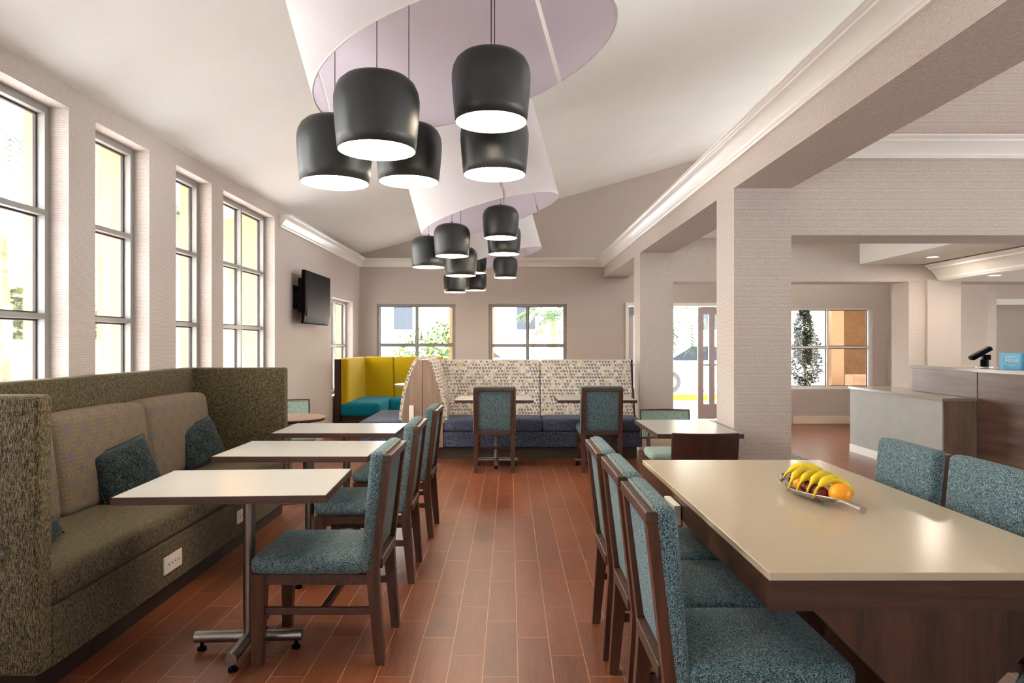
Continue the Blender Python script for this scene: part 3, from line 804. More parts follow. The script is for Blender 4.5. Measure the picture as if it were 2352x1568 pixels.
def pillow(loc, rot, w_, h_, lab):
    root = empty('throw_pillow', loc, 0, lab, 'pillow', 'dark teal throw pillows on the olive bench')
    root.rotation_euler = rot
    b = B(); n = 16; top = {}; bot = {}
    for i in range(n + 1):
        for j in range(n + 1):
            u = i / n * 2 - 1; v = j / n * 2 - 1
            k = (1 - u ** 4) * (1 - v ** 4); th = .075 * (max(0, k) ** .55)
            pin = 1 - .05 * (1 - u * u) * abs(v) ** 3; pin2 = 1 - .05 * (1 - v * v) * abs(u) ** 3
            x, z = u * w_ / 2 * pin2, v * h_ / 2 * pin
            wr = .004 * math.sin(9 * u + 5 * v) * k
            top[i, j] = b.verts.new((x, -th + wr, z))
            bot[i, j] = top[i, j] if i in (0, n) or j in (0, n) else b.verts.new((x, th + wr, z))
    for i in range(n):
        for j in range(n):
            b.faces.new((top[i, j], top[i + 1, j], top[i + 1, j + 1], top[i, j + 1]))
            b.faces.new((bot[i, j], bot[i, j + 1], bot[i + 1, j + 1], bot[i + 1, j]))
    link('pillow_cover', b, M['pillow'], root, smooth='all')
    b = B(); P4 = [(-w_ / 2, 0, -h_ / 2), (w_ / 2, 0, -h_ / 2), (w_ / 2, 0, h_ / 2), (-w_ / 2, 0, h_ / 2)]
    for i in range(4):
        a, c = Vector(P4[i]), Vector(P4[(i + 1) % 4]); m_ = (a + c) / 2 * .955
        tube(b, [a * .995, a.lerp(c, .25) * .975 + (m_ - (a + c) / 2) * .2, m_, a.lerp(c, .75) * .975 + (m_ - (a + c) / 2) * .2, c * .995], .004, 6)
    link('seam', b, M['pillow'], root, smooth=True)
pillow((-2.335, 4.15, .685), (R(-16), R(-13), R(70)), .41, .32, 'dark teal pillow nearer the camera, leaning where the two patterned cushions meet')
pillow((-2.375, 5.20, .685), (R(-16), R(-14), R(68)), .40, .32, 'dark teal pillow leaning on the cushion beside the far arm of the bench')
pillow((-2.28, 3.11, .635), (R(-50), 0, R(90)), .41, .32, 'dark teal pillow of which only a tip shows past the near arm')

# ------------------------------------------------------------------ patterned booth (faces the camera)
pb = empty('booth_bench', (.3, 9.0, 0), 0, 'long booth bench with chevron patterned back and slate blue seat', 'bench')
def inp(bm, org=(.3, 9.0, 0)):
    for v in bm.verts: v.co -= Vector(org)
    return bm
XL, XRt = -.83, 1.65
def leanb(x, y, z): return (x, y + (z - .5) * .33, z)
def leanq(x, y, z):
    k = max(0, (z - .5) / .73)
    return (x - (.13 * k if x < -.3 else (.0 if x < 1.2 else .012 * k)), y + k * .20, z)
for x0, x1 in ((XL - .02, .405), (.41, XRt - .01)):
    b = B(); pad(b, x0, x1, 9.02, 9.10, .46, 1.227, r=.03, puff=(0, .006, 0), nf=10, f=leanq)
    link('back_pad', inp(b), M['chev_x'], pb, smooth='all')
for x0, x1 in ((XL, .408), (.412, XRt)):
    b = B(); pad(b, x0, x1, 8.50, 9.10, .335, .50, r=.045, puff=(0, .004, .012), nf=10); link('seat_cushion', inp(b), M['denim'], pb, smooth='all')
b = B(); pad(b, XL, XRt, 8.51, 9.10, .153, .337, r=.01, nf=6); link('seat_base', inp(b), M['denim'], pb, smooth='all')
b = B(); box(b, XL - .15, XRt - .05, 8.60, 9.25, 0, .155); link('kick_board', inp(b), M['kick_grey'], pb)
RH_ = [(-1.085, 1.238), (-1.03, 1.238), (-1.014, 1.232), (-.985, 1.185), (-.96, 1.118), (-.922, .99), (-.889, .869), (-.858, .75), (-.838, .63), (-.832, .457), (-.832, .153), (-1.085, .153)]
b = B(); prism(b, RH_, 'y', 8.50, 8.54); link('end_panel', inp(b), M['oak'], pb)
def strip(bm, pts, off, y0, y1):
    n = len(pts); outer = []
    for i, p in enumerate(pts):
        a = Vector(pts[max(0, i - 1)]); c = Vector(pts[min(n - 1, i + 1)]); d_ = (c - a).normalized(); nn = Vector((-d_.y, d_.x)) * off
        outer.append((p[0] + nn.x, p[1] + nn.y))
    prism(bm, list(pts) + outer[::-1], 'y', y0, y1)
b = B(); strip(b, RH_[1:10], .05, 8.515, 9.2); link('side_pad', inp(b), M['chev_y'], pb, smooth=True)
# frame carcass behind
b = B(); prism(b, [(9.10, .15), (9.36, .15), (9.36, 1.20), (9.31, 1.20)], 'x', XL - .1, XRt - .03); link('back_carcass', inp(b), M['darkwood'], pb)
b = B(); prism(b, [(8.98, .15), (9.40, .15), (9.40, 1.225), (9.25, 1.225), (9.05, .50), (8.98, .50)], 'x', XRt - .012, XRt + .012); link('end_panel', inp(b), M['darkwood'], pb)
outlet('power_outlet', (-1.225 + .0, 8.499, .575), 0, .058, .20, 3, 'tall white power outlet on the wooden booth end', horizontal=False)

# booth facing left, back to back with it
lb = empty('booth_bench', (-1.5, 9.2, 0), 0, 'slate blue booth bench with patterned back facing the left wall', 'bench')
LO = (-1.5, 9.2, 0)
LH_ = [(-1.095, 1.238), (-1.138, 1.238), (-1.155, 1.225), (-1.177, 1.192), (-1.222, 1.09), (-1.263, .972), (-1.298, .84), (-1.323, .706), (-1.338, .59), (-1.345, .473)]
b = B(); prism(b, LH_ + [(-1.345, .153), (-1.095, .153)], 'y', 8.50, 8.54); link('end_panel', inp(b, LO), M['oak'], lb)
b = B(); strip(b, LH_[1:], -.04, 8.515, 10.2); link('back_pad', inp(b, LO), M['chev_y'], lb, smooth=True)
b = B(); prism(b, LH_ + [(-1.345, .153), (-1.095, .153)], 'y', 8.54, 10.2); link('back_carcass', inp(b, LO), M['darkwood'], lb)
b = B(); pad(b, -1.86, -1.345, 8.36, 9.85, .33, .49, r=.045, puff=(.004, 0, .01), nf=8); link('seat_cushion', inp(b, LO), M['denim'], lb, smooth='all')
b = B(); pad(b, -1.84, -1.345, 8.38, 9.84, .153, .332, r=.01, nf=4); link('seat_base', inp(b, LO), M['denim'], lb, smooth='all')
b = B(); box(b, -1.78, -1.12, 8.56, 10.18, 0, .155); link('kick_board', inp(b, LO), M['kick_grey'], lb)

# ------------------------------------------------------------------ yellow corner booth
yb = empty('corner_booth', (-2.0, 11.9, 0), 0, 'corner booth with mustard yellow back and turquoise seats in the far left corner', 'bench')
YO = (-2.0, 11.9, 0)
b = B(); pad(b, -2.70, -2.575, 10.86, 12.22, .33, 1.205, r=.045, puff=(.008, 0, 0), nf=8); link('back_pad', inp(b, YO), M['yellow'], yb, smooth='all')
for x0, x1 in ((-2.60, -2.072), (-2.068, -1.60), (-1.596, -1.20)):
    b = B(); pad(b, x0, x1, 12.18, 12.32, .40, 1.205, r=.03, puff=(0, .006, 0), nf=8); link('back_pad', inp(b, YO), M['yellow'], yb, smooth='all')
b = B(); pad(b, -2.70, -2.08, 10.84, 12.2, .275, .50, r=.06, puff=(.01, 0, .02), nf=8); link('seat_cushion', inp(b, YO), M['turq'], yb, smooth='all')
b = B(); pad(b, -2.075, -1.24, 11.66, 12.2, .275, .495, r=.06, puff=(.0, 0, .02), nf=8); link('seat_cushion', inp(b, YO), M['turq'], yb, smooth='all')
b = B(); box(b, -2.68, -2.12, 10.9, 12.2, 0, .28); box(b, -2.12, -1.24, 11.72, 12.2, 0, .28); link('plinth', inp(b, YO), M['brown_h'], yb)
b = B(); box(b, -2.79, -2.70, 10.86, 12.30, 0, 1.19); box(b, -2.70, -1.2, 12.32, 12.40, 0, 1.19); link('back_carcass', inp(b, YO), M['darkwood'], yb)
# round tables
def round_table(loc, r, zt, top, edge, lab):
    t = empty('round_table', loc, 0, lab, 'table')
    b = B(); lathe(b, [(0, zt), (r - .004, zt), (r, zt - .004), (r, zt - .008), (0, zt - .008)], 48); link('tabletop', b, M[top], t)
    b = B(); lathe(b, [(0, zt - .008), (r, zt - .008), (r - .012, zt - .032), (0, zt - .032)], 48); link('table_edge', b, M[edge], t)
    b = B(); tube(b, [(0, 0, .04), (0, 0, zt - .03)], .03, 18); link('column', b, M['steel'], t, smooth=True)
    b = B(); lathe(b, [(0, 0), (.24, 0), (.24, .01), (.06, .035), (0, .045)], 36); link('base', b, M['steel'], t, smooth=True)
round_table((-1.47, 10.85, 0), .36, .80, 'white', 'white', 'white round table inside the yellow corner booth')
round_table((-2.06, 6.36, 0), .335, .765, 'oak', 'brown_h', 'small round wooden table behind the olive bench arm')

# ------------------------------------------------------------------ side chairs (sage vinyl)
def make_side_chair():
    t = empty('side_chair', (0, 0, 0))
    b = B(); pad(b, -.235, .235, -.22, .24, .405, .468, r=.03, puff=(.01, .012, .012), nf=8, f=lambda x, y, z: (x * (1 - .10 * max(0, -y / .22)), y + .02 * (1 - (x / .235) ** 2) * (1 if y > 0 else 0), z))
    link('seat', b, M['sage'], t, smooth='all')
    b = B(); box(b, -.21, .21, -.20, .21, .365, .408, bev=.006); link('seat_frame', b, M['brown_h'], t)
    def cv(x, y, z): return (x, y - .045 + .75 * x * x - (z - .5) * .16, z)
    b = B(); pad(b, -.240, .240, -.235, -.212, .540, .815, r=.006, nf=14, f=cv); link('back_shell', b, M['darkwood'], t, smooth='all')
    b = B(); pad(b, -.225, .225, -.213, -.190, .553, .802, r=.010, nf=14, f=cv); link('back_pad', b, M['sage'], t, smooth='all')
    b = B()
    P5 = [cv(x, -.187, z) for x, z in ((-.222, .556), (-.11, .556), (0, .556), (.11, .556), (.222, .556), (.222, .799), (.11, .799), (0, .799), (-.11, .799), (-.222, .799), (-.222, .556))]
    tube(b, P5, .003, 6); link('piping', b, M['piping'], t, smooth=True)
    for s in (-1, 1):
        b = B(); bar(b, (s * .185, -.30, 0), (s * .165, -.205, .40), .028, .03, .034, .04); bar(b, (s * .165, -.205, .40), (s * .17, -.262, .70), .034, .035, .034, .022)
        link('rear_leg', b, M['brown'], t)
        b = B(); bar(b, (s * .20, .215, 0), (s * .19, .185, .40), .026, .026, .042, .042); link('front_leg', b, M['brown'], t)
    return t
sc0 = make_side_chair(); sc0.location = (1.49, 6.30, 0); sc0.rotation_euler = (0, 0, R(180))
tag(sc0, 'sage green side chair on the far side of the column table', 'chair', 'sage side chairs')
s2 = copy_tree(sc0); s2.location = (1.395, 5.14, 0); s2.rotation_euler = (0, 0, 0); tag(s2, 'side chair seen from behind, dark wooden back, at the column table', 'chair', 'sage side chairs')
s2 = copy_tree(sc0); s2.location = (-2.38, 7.42, 0); s2.rotation_euler = (0, 0, R(205)); tag(s2, 'sage green side chair by the left wall behind the small round table', 'chair', 'sage side chairs')

# ------------------------------------------------------------------ television
tv = empty('television', (-2.625, 9.38, 2.05), R(90), 'black flat television on an arm bracket on the left wall', 'television')
b = B(); pad(b, -.61, .61, 0, .055, -.345, .345, r=.012, nf=4, f=lambda x, y, z: (x, y + (.03 if z < -.27 and y < .03 else 0) * min(1, (-.27 - z) / .07) if z < -.27 else y, z)); link('television_body', b, M['black'], tv, smooth=True)
b = B(); box(b, -.55, .55, -.003, .002, -.245, .300); link('screen', b, M['screen'], tv)
b = B(); box(b, -.13, .13, .055, .07, -.2, .2); box(b, -.50, -.36, .172, .194, -.15, .15); bar(b, (-.28, .07, .11), (-.43, .18, .11), .035, .025); bar(b, (-.28, .07, -.11), (-.43, .18, -.11), .035, .025); box(b, -.60, -.57, .055, .10, -.2, .24)
box(b, -.2, -.17, .055, .09, -.26, .24); link('wall_bracket', b, M['black'], tv)

# ------------------------------------------------------------------ pendants
def make_pendant():
    t = empty('pendant_lamp', (0, 0, 0))
    RR = .165
    out = [(0, .322), (.05, .321), (.10, .315), (.138, .300), (.162, .278), (.176, .248), (.1815, .215), (.181, .18), (.176, .11), (.1705, .05), (RR, 0)]
    inn = [(RR - .003, 0), (.167, .05), (.1725, .11), (.177, .18), (.172, .24), (.13, .30), (0, .315)]
    b = B(); lathe(b, out + inn[:1], 64); link('lamp_shade', b, M['char'], t, smooth='all')
    b = B(); lathe(b, inn, 64); link('reflector', b, M['reflector'], t, smooth='all')
    b = B(); lathe(b, [(0, .030), (.12, .030), (.1655, .030)], 48); link('diffuser', b, M['lampglow'], t)
    b = B(); tube(b, [(0, 0, .32), (0, 0, .345)], .012, 12); link('cord_grip', b, M['steel'], t, smooth=True)
    return t
pen0 = make_pendant(); pf = [True]
SP = 3.75
base = [(-.567, 2.91), (-.086, 3.14), (-.081, 3.62), (-.856, 3.34), (-.559, 3.78)]
PL = [(base[0], 2.276, 'large front pendant of the nearest cluster, left of centre'), (base[1], 2.471, 'highest pendant of the nearest cluster, on its right side'), (base[2], 2.347, 'lower right pendant of the nearest cluster, beneath the highest one'), (base[3], 2.2375, 'leftmost pendant of the nearest cluster'), (base[4], 2.347, 'rear pendant of the nearest cluster, half hidden by the front one')]
c2 = [((-.577, 6.8), 2.317, 'front left pendant of the middle cluster'), ((-.092, 6.86), 2.506, 'highest pendant of the middle cluster'), ((-.063, 7.34), 2.406, 'pendant behind the highest one of the middle cluster'), ((-.845, 7.09), 2.238, 'leftmost pendant of the middle cluster'), ((-.54, 7.5), 2.19, 'lowest pendant of the middle cluster, just behind its front left one')]
c3 = [((-.068, 10.14), 2.417, 'pendant hanging right of the others in the far cluster'), ((-.535, 10.35), 2.51, 'far cluster pendant mostly hidden behind the middle cluster'), ((-.85, 10.6), 2.237, 'lower left pendant of the far cluster'), ((-.567, 11.3), 2.318, 'lower right pendant of the far cluster, edge to edge with its neighbour'), ((-.075, 10.75), 2.50, 'far cluster pendant hidden behind its right one')]
for k, (lst, gname) in enumerate(((PL, 'pendants of the nearest drum'), (c2, 'pendants of the middle drum'), (c3, 'pendants of the far drum'))):
    for (xy, z, lb_) in lst:
        o = pen0 if pf[0] else copy_tree(pen0); pf[0] = False
        o.location = (xy[0], xy[1], z); tag(o, 'black ' + lb_, 'pendant lamp', gname)
        cz = ceil_z(xy[0])
        b = B(); tube(b, [(0, 0, .34), (0, 0, cz - z - .005)], .0028, 6); link('cord', b, M['steel'], o, smooth=True)
        b = B(); lathe(b, [(0, 0), (.05, 0), (.06, .02), (.06, .06)], 24, Matrix.Translation((0, 0, cz - z - .022))); link('ceiling_canopy', b, M['trim'], o, smooth=True)

# ------------------------------------------------------------------ fabric drums
def drum(cy, lab, gaps):
    t = empty('fabric_drum', (-.2, cy, 3.3), 0, lab, 'ceiling shade', 'large white fabric ceiling drums')
    cx = -.2; zr = 2.80; sl = .28; nv = Vector((-sl, 0, 1)).normalized()
    ex = Vector((1, 0, sl)).normalized(); ey = Vector((0, 1, 0))
    C0 = Vector((cx, cy, zr + sl * cx)); O = Vector(t.location)
    Rx, Hh = .722, 1.035
    for i in range(3):
        a0, a1 = gaps[i], gaps[(i + 1) % 3]
        while a1 < a0: a1 += 360
        a0 += 1.1; a1 -= 1.1; n = 40
        def ring(rad, h, am):
            return [C0 + (ex * math.cos(R(a)) * rad + ey * math.sin(R(a)) * rad * .995) + nv * h - O for a in [a0 + (a1 - a0) * k / n for k in range(n + 1)]]
        for nm, r0, r1, mt in (('fabric_panel', Rx, Rx - .003, 'shade_out'), ('lining', Rx - .0032, Rx - .006, 'shade_in')):
            b = B(); A_, B_ = [[b.verts.new(p) for p in ring(r0, h_, 0)] for h_ in (0, Hh)]
            for k in range(n): b.faces.new((A_[k], A_[k + 1], B_[k + 1], B_[k]))
            link(nm, b, M[mt], t, smooth=True)
        b = B(); tube(b, ring(Rx - .003, 0.0, 0), .0045, 6); link('rim_wire', b, M['trim'], t, smooth=True)
    b = B()
    for a in (30, 150, 270):
        p = C0 + ex * math.cos(R(a)) * (Rx - .02) + ey * math.sin(R(a)) * (Rx - .02) - O
        tube(b, [p + nv * .9, p + nv * 1.055], .003, 6)
    link('hanger', b, M['steel'], t)
drum(3.19, 'nearest big white fabric drum on the sloped ceiling, lilac inside', [47, 167, 284])
drum(6.94, 'middle white fabric drum on the sloped ceiling, between the two others', [43, 163, 283])
drum(10.66, 'farthest white fabric drum near the end wall', [47, 167, 284])

# ------------------------------------------------------------------ reception
rc = empty('reception_counter', (4.9, 8.2, 0), 0, 'low grey counter section with stone top and white base strip', 'counter')
RO = (4.9, 8.2, 0)
b = B(); box(b, 4.575, 5.15, 7.22, 9.18, .09, .835); link('counter_body', inp(b, RO), M['greypan'], rc)
b = B(); box(b, 4.58, 4.915, 7.205, 7.221, .0, .835); link('end_panel', inp(b, RO), M['oak'], rc)
b = B(); box(b, 4.56, 5.15, 7.20, 9.20, .835, .87, bev=.003); link('stone_top', inp(b, RO), M['solid'], rc)
b = B(); box(b, 4.568, 4.58, 7.222, 9.18, 0, .10); link('base_strip', inp(b, RO), M['trim'], rc)
rd = empty('reception_desk', (5.3, 5.2, 0), 0, 'tall walnut fronted reception desk with stone top', 'reception desk')
DO = (5.3, 5.2, 0)
b = B(); box(b, 4.94, 5.55, 2.2, 7.198, .0, 1.145); link('desk_body', inp(b, DO), M['walnut_h'], rd)
b = B(); box(b, 4.93, 4.94, 2.2, 7.198, .0, 1.145); box(b, 5.16, 5.55, 7.2, 8.36, .0, 1.145); box(b, 4.925, 5.16, 7.2, 8.355, .872, 1.145); link('front_panel', inp(b, DO), wood('walnut_desk_front', srgb(64, 42, 32), srgb(104, 76, 62), 'y', .6, .35), rd)
b = B(); box(b, 4.90, 5.62, 2.2, 8.37, 1.145, 1.184, bev=.003); link('stone_top', inp(b, DO), M['solid'], rd)
# card terminal
ctm = empty('card_terminal', (5.27, 7.58, 1.184), R(-12), 'black card payment terminal on a short stand on the reception desk', 'card terminal')
b = B(); lathe(b, [(0, 0), (.085, 0), (.085, .006), (.05, .012), (0, .012)], 28); link('base_plate', b, M['polish'], ctm, smooth=True)
b = B(); tube(b, [(0, 0, .01), (0, 0, .085)], .042, 20); box(b, -.02, .055, -.03, .03, .08, .14, bev=.006); link('stand', b, M['black'], ctm, smooth=True)
Mt = Matrix.Translation((-.03, 0, .155)) @ Matrix.Rotation(R(-32), 4, 'Y')
b = B(); box(b, -.125, .105, -.055, .055, -.02, .028, bev=.012, seg=3, M=Mt); bd = link('terminal_body', b, M['black'], ctm, smooth=True)
b = B(); box(b, 0, .08, -.036, .036, .028, .031, M=Mt); link('display', b, plain('terminal_display', srgb(70, 66, 58), .2), bd)
b = B()
for i in range(4):
    for j in range(3): box(b, -.10 + i * .022, -.085 + i * .022, -.034 + j * .025, -.016 + j * .025, .028, .034, M=Mt)
link('keypad', b, plain('key_caps', srgb(96, 86, 70), .5), bd)
# blue box with print
hb = empty('display_box', (5.01, 6.93, 1.184), 0, 'light blue hotel sign box with white lettering on the reception desk', 'sign box')
b = B(); box(b, -.0, .178, 0, .06, 0, .165); link('box_face', b, M['blue'], hb)
b = B(); box(b, .178, .205, 0, .06, 0, .165); box(b, .2245, .245, 0, .06, 0, .165); link('side_band', b, M['blue_m'], hb)
b = B(); box(b, .205, .2245, 0, .06, 0, .165); link('side_stripe', b, M['blue_d'], hb)
def text(s, size, loc, parent, mat, sx=1):
    cu = bpy.data.curves.new('t', 'FONT'); cu.body = s; cu.size = size; cu.align_x = 'CENTER'; cu.extrude = .0004
    o = bpy.data.objects.new('t', cu); COL.objects.link(o)
    dg = bpy.context.evaluated_depsgraph_get(); me = bpy.data.meshes.new_from_object(o.evaluated_get(dg))
    bpy.data.objects.remove(o); me.materials.clear(); me.materials.append(mat)
    r = bpy.data.objects.new('lettering', me); COL.objects.link(r); r.parent = parent
    r.location = loc; r.rotation_euler = (R(90), 0, 0); r.scale = (sx, 1, 1); return r
text('Hilton', .062, (.084, -.0015, .072), hb, M['print'], .85)
text('HONORS', .022, (.084, -.0015, .036), hb, M['print'], .95)
b = B()
for x0, x1, z0, z1 in ((.018, .150, .128, .132), (.018, .022, .044, .132), (.146, .150, .044, .132), (.018, .040, .044, .048), (.128, .150, .044, .048)):
    box(b, x0, x1, -.0015, 0, z0, z1)
link('printed_frame', b, M['print'], hb)
# downlights
for (x, y, z, lb_) in ((5.22, 8.43, 2.514, 'recessed downlight in the lowered ceiling, left of the crown moulding'), (5.93, 8.35, 2.28, 'recessed downlight right of the crown moulding above the reception desk')):
    t = empty('downlight', (x, y, z), 0, lb_, 'downlight', 'recessed downlights over reception')
    b = B(); lathe(b, [(.062, -.004), (.085, -.004), (.085, 0), (.062, 0), (.062, -.004)], 32); link('trim_ring', b, M['trim'], t, smooth=True)
    b = B(); lathe(b, [(0, -.003), (.062, -.003)], 32); link('lens', b, M['downglow'], t)
def spot_area(x, y, z, e, s=.14):
    l = bpy.data.lights.new('downlight_beam', 'AREA'); l.shape = 'DISK'; l.size = s; l.energy = e; l.color = (1, .88, .74)
    o = bpy.data.objects.new('downlight_beam', l); COL.objects.link(o); o.location = (x, y, z - .02)
spot_area(5.22, 8.43, 2.514, 7, .3); spot_area(5.93, 8.35, 2.28, 5, .3)

# ------------------------------------------------------------------ outdoors
b = B(); box(b, -60, 60, YB + .121, 90, -.12, -.02); box(b, -60, -3.021, -30, YB + .121, -.12, -.02); box(b, -3.02, 60, -30, YR - .2, -.12, -.02)
tag(link('ground', b, M['ground'], None), 'pale paved ground outside the windows', 'ground', kind='structure')
# exterior leaf of the window wall: stucco fins and eave
b = B(); box(b, -3.165, -3.021, YR - .3, YB + .3, 3.12, 3.3)
struct('wall_eave', b, M['stucco'], 'ochre stucco eave outside above the left windows', 'eave')
for i, ((a, c), xo) in enumerate(zip(LWIN, (-3.11, -3.23, -3.12, -3.45))):
    b = B(); box(b, xo, -3.021, c, c + (.18 if i < 3 else .4), -.02, 3.12)
    struct('wall_fin', b, M['stucco'], 'ochre stucco fin outside the %s tall window' % ['first', 'second', 'third', 'fourth'][i], 'stucco fin')
b = B(); box(b, -3.40, -3.021, 12.25, 12.45, -.02, 2.6); box(b, -3.2, -3.021, 12.45, YB + .3, -.02, 3.1)
struct('wall_fin', b, M['stucco'], 'ochre stucco fin outside the low left window', 'stucco fin')
def pillar(x0, x1, y0, y1, h, lab, mt='stucco_toned'):
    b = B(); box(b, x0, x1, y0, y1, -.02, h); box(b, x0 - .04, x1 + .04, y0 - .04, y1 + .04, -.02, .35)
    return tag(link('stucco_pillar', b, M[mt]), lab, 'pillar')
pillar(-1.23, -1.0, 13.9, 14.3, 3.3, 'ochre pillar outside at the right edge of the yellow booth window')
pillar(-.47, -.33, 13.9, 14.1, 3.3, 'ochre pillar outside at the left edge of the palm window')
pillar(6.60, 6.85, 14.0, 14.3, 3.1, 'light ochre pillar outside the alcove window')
b = B(); box(b, 6.9, 8.2, 14.7, 14.9, -.02, 3.6); tag(link('stucco_wall', b, M['stucco_shaded']), 'shaded ochre stucco wall behind the pillar outside the alcove window', 'wall')
b = B(); box(b, 6.72, 7.15, 13.35, 13.7, -.02, .82, bev=.01); tag(link('planter', b, plain('concrete_block', srgb(150, 120, 90), .9, var=.1, vs=10)), 'low block planter outside below the pillar', 'planter')
b = B(); box(b, -3.2, 4.9, 12.95, 15.0, 3.3, 3.5); tag(link('shade_roof', b, M['facade']), 'added roof outside above the end wall windows, shading the pillars', 'roof')  # unseen roof added to dim the stucco pillars below
b = B(); box(b, 5.7, 12, 12.95, 20, 3.1, 3.4); box(b, 8.4, 8.6, 12.95, 20, -.02, 3.1); tag(link('shade_roof', b, M['facade']), 'added roof and side wall outside the alcove window, cutting skylight', 'roof')  # unseen roof and side wall added to keep sky off the stucco
# fence
fr = empty('vinyl_fence', (-7.4, 9, 0), 0, 'cream vinyl fence outside the left windows', 'fence')
b = B(); box(b, -.03, .03, -8, 8, .02, 1.42); box(b, -.05, .05, -8, 8, 1.42, 1.50); link('fence_panel', b, M['fence'], fr)
for k in range(7):
    b = B(); y = -7.9 + k * 2.4; box(b, -.07, .07, y - .07, y + .07, -.02, 1.58); lathe(b, [(.105, 1.58), (.105, 1.61), (0, 1.68)], 4, Matrix.Translation((0, y, 0))); link('fence_post', b, M['fence'], fr)
def foliage(bm, c, rad, n, ls, rnd, shell=.6):
    for _ in range(n):
        d_ = Vector((rnd.gauss(0, 1), rnd.gauss(0, 1), rnd.gauss(0, 1))).normalized(); k = shell + (1 - shell) * rnd.random()
        p = Vector(c) + Vector((d_.x * rad[0], d_.y * rad[1], d_.z * rad[2])) * k
        u = Vector((rnd.gauss(0, 1), rnd.gauss(0, 1), rnd.gauss(0, .6))).normalized(); v = u.orthogonal().normalized(); s = ls * (.6 + .8 * rnd.random())
        q = [p - u * s, p + v * s * .38, p + u * s, p - v * s * .38]; vs = [bm.verts.new(x) for x in q]; bm.faces.new(vs)
def shrub(loc, blobs, n, ls, mat, lab, cat='shrub', name='shrub', grp=None, seed=1, trunk=None):
    rnd = random.Random(seed); t = empty(name, loc, 0, lab, cat, grp); b = B()
    for (c, rad) in blobs: foliage(b, c, rad, n, ls, rnd)
    link('foliage', b, M[mat], t)
    b = B(); tr = trunk or .03; zt = max(c[2] for c, _ in blobs)
    tube(b, [(0, 0, -.02), (.02, .01, zt * .5), (0, 0, zt)], [tr, tr * .8, tr * .3], 8)
    for k in range(5):
        a = k * 1.3; tube(b, [(0, 0, zt * .25 + k * zt * .08), (.5 * zt * .3 * math.cos(a), .5 * zt * .3 * math.sin(a), zt * .55 + k * zt * .06)], [tr * .5, tr * .15], 6)
    link('stem', b, M['bark'], t)
for k, (y, wn_) in enumerate(((12.4, 'seen above the fence through the leftmost window'), (15.6, 'beyond the fence in line with the second tall window'), (18.9, 'beyond the fence in line with the third tall window'))):
    shrub((-9.4, y, 0), [((0, 0, 1.2), (.7, 1.5, 1.2)), ((.2, .5, 1.7), (.5, .9, .8))], 2200, .10, 'leaf', 'green hedge shrub outside ' + wn_, seed=k)
shrub((6.22, 14.4, 0), [((0, 0, .95), (.36, .36, .45)), ((.02, 0, 1.35), (.30, .30, .4)), ((-.03, 0, 1.75), (.22, .22, .4)), ((.0, 0, 2.15), (.1, .1, .28))], 1300, .04, 'leaf_dark', 'bushy upright dark green tree outside the alcove window', 'tree', 'small_tree', seed=3, trunk=.03)
shrub((-2.9, 21, 0), [((0, 0, 1.0), (.8, .8, .9)), ((.9, 0, 1.3), (.6, .6, .9))], 700, .10, 'leaf', 'bright green bush outside, left in the yellow booth window', seed=11)
shrub((-1.45, 19.2, 0), [((0, 0, 1.1), (.65, .6, .8)), ((-.3, 0, .6), (.6, .5, .5))], 700, .10, 'leaf', 'bright green bush outside, right in the yellow booth window', seed=12)
shrub((-2.6, 16, 0), [((0, 0, .45), (.8, .4, .5))], 900, .06, 'leaf', 'low hedge outside below the yellow booth window', seed=13)
def palm(loc, h, lab, seed, nf=16, fl=1.5, tr=.13, droop=1.0, bias=None):
    rnd = random.Random(seed); t = empty('palm_tree', loc, 0, lab, 'palm tree')
    b = B(); n = 14; tube(b, [(.05 * math.sin(k * .3), 0, -.02 + h * k / n) for k in range(n + 1)], [tr * (1.15 - .35 * k / n + .04 * (k % 2)) for k in range(n + 1)], 14)
    link('trunk', b, M['bark'], t, smooth=True)
    for f_ in range(nf):
        b = B(); a = 2 * math.pi * f_ / nf + rnd.uniform(-.2, .2); el = rnd.uniform(-.1, 1.1); L_ = fl * rnd.uniform(.85, 1.1)
        pts = []; p = Vector((0, 0, h)); e = el; m = 14
        for k in range(m + 1):
            pts.append(p.copy()); d_ = Vector((math.cos(a) * math.cos(e), math.sin(a) * math.cos(e), math.sin(e))); p = p + d_ * L_ / m; e -= droop * 1.9 / m
        tube(b, pts, [.016 - .012 * k / m for k in range(m + 1)], 5)
        sd_ = Vector((-math.sin(a), math.cos(a), 0))
        for k in range(2, m + 1):
            for kk in (0, .5):
                q = pts[k - 1].lerp(pts[k], kk); dd = (pts[k] - pts[k - 1]).normalized()
                for s in (-1, 1):
                    ll = L_ * .33 * (1 - abs(k / m - .5) * 1.1) * rnd.uniform(.8, 1.1)
                    tip = q + (sd_ * s * .75 + dd * .6 + Vector((0, 0, -.45 + rnd.uniform(-.15, .1)))).normalized() * ll
                    md_ = q.lerp(tip, .5) + Vector((0, 0, .03)); wv = dd * .014
                    vs = [b.verts.new(x) for x in (q - wv, md_ - wv * .9, tip, md_ + wv * .9, q + wv)]; b.faces.new(vs)
        link('frond', b, M['palm'], t)
palm((1.2, 19.5, 0), 2.15, 'palm tree outside the window above the patterned booth', 5, 18, 1.45, .17)
palm((3.80, 17.0, 0), 2.5, 'palm tree outside beside the open entrance door', 8, 22, 2.1, .15, 1.15)
palm((-6.1, 8.0, 0), 4.9, 'tall palm whose fronds hang into the top of the leftmost window', 9, 18, 1.9, .16, 1.25)
palm((-6.6, 13.6, 0), 4.0, 'palm tree outside the third tall window', 10, 16, 1.9, .16)
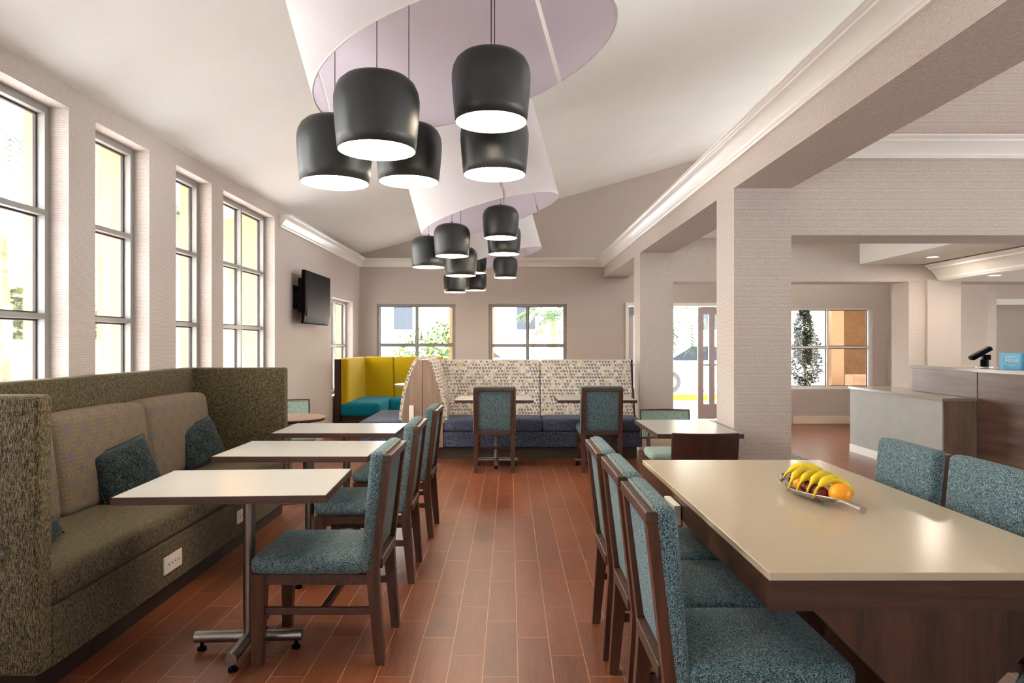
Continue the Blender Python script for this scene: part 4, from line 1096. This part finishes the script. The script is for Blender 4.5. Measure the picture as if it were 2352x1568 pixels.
# curb, car, facade
b = B(); box(b, 1.5, 14, 17.4, 17.6, -.02, .13, bev=.01); tag(link('curb', b, M['curb']), 'yellow painted curb outside the entrance door', 'curb')
def car(loc, rz, lab):
    t = empty('car', loc, rz, lab, 'car')
    prof = [(-2.1, .32), (-2.12, .62), (-2.0, .84), (-1.1, .95), (-.45, 1.42), (.75, 1.46), (1.55, 1.02), (2.1, .94), (2.18, .6), (2.15, .32)]
    b = B(); nx = [-.84, -.80, .80, .84]; rings = []
    for s, sc_ in zip(nx, (.93, 1, 1, .93)):
        rings.append([b.verts.new((s, u, .32 + (v - .32) * sc_)) for u, v in prof])
    for A_, B_ in zip(rings, rings[1:]):
        n = len(A_)
        for k in range(n): b.faces.new((A_[k], A_[(k + 1) % n], B_[(k + 1) % n], B_[k]))
    b.faces.new(rings[0][::-1]); b.faces.new(rings[-1]); link('car_body', b, M['carw'], t)
    for s in (-1, 1):
        a, c = sorted((s * .843, s * .853))
        for pg in ([(-.95, .93), (-.42, 1.30), (.12, 1.34), (.12, .93)], [(.18, .93), (.18, 1.34), (.68, 1.34), (1.30, .98), (1.2, .93)]):
            b = B(); prism(b, pg, 'x', a, c); link('side_window', b, M['tint'], t)
    for s in (-1, 1):
        for y in (-1.35, 1.35):
            b = B(); tube(b, [(s * .68, y, .31), (s * .88, y, .31)], .32, 24); wl = link('wheel', b, M['rubber'], t, smooth=True)
            b = B(); tube(b, [(s * .875, y, .31), (s * .89, y, .31)], .19, 18); link('hub_cap', b, M['polish'], wl, smooth=True)
car((5.9, 20.8, 0), R(96), 'white car parked outside beyond the yellow curb')
car((-1.2, 24.5, 0), R(88), 'white car parked far outside behind the bushes of the yellow booth window')
fb = empty('building', (0, 40, 0), 0, 'pale building with red beam far across the street', 'building')
b = B(); box(b, -30, 30, 0, 6, -.02, 7); link('facade_wall', b, M['facade'], fb)
b = B(); box(b, 1.0, 7, -1.2, -.9, 1.9, 2.2); link('red_beam', b, M['redroof'], fb)
for k in range(5):
    b = B(); x = 1.2 + k * 1.3; box(b, x, x + .2, -1.2, -1.0, -.02, 1.9); link('red_post', b, M['redroof'], fb)
for k in range(8):
    b = B(); x = -14 + k * 3.6; box(b, x, x + 1.1, -.05, .02, 2.2, 3.6); link('window', b, M['tint'], fb)
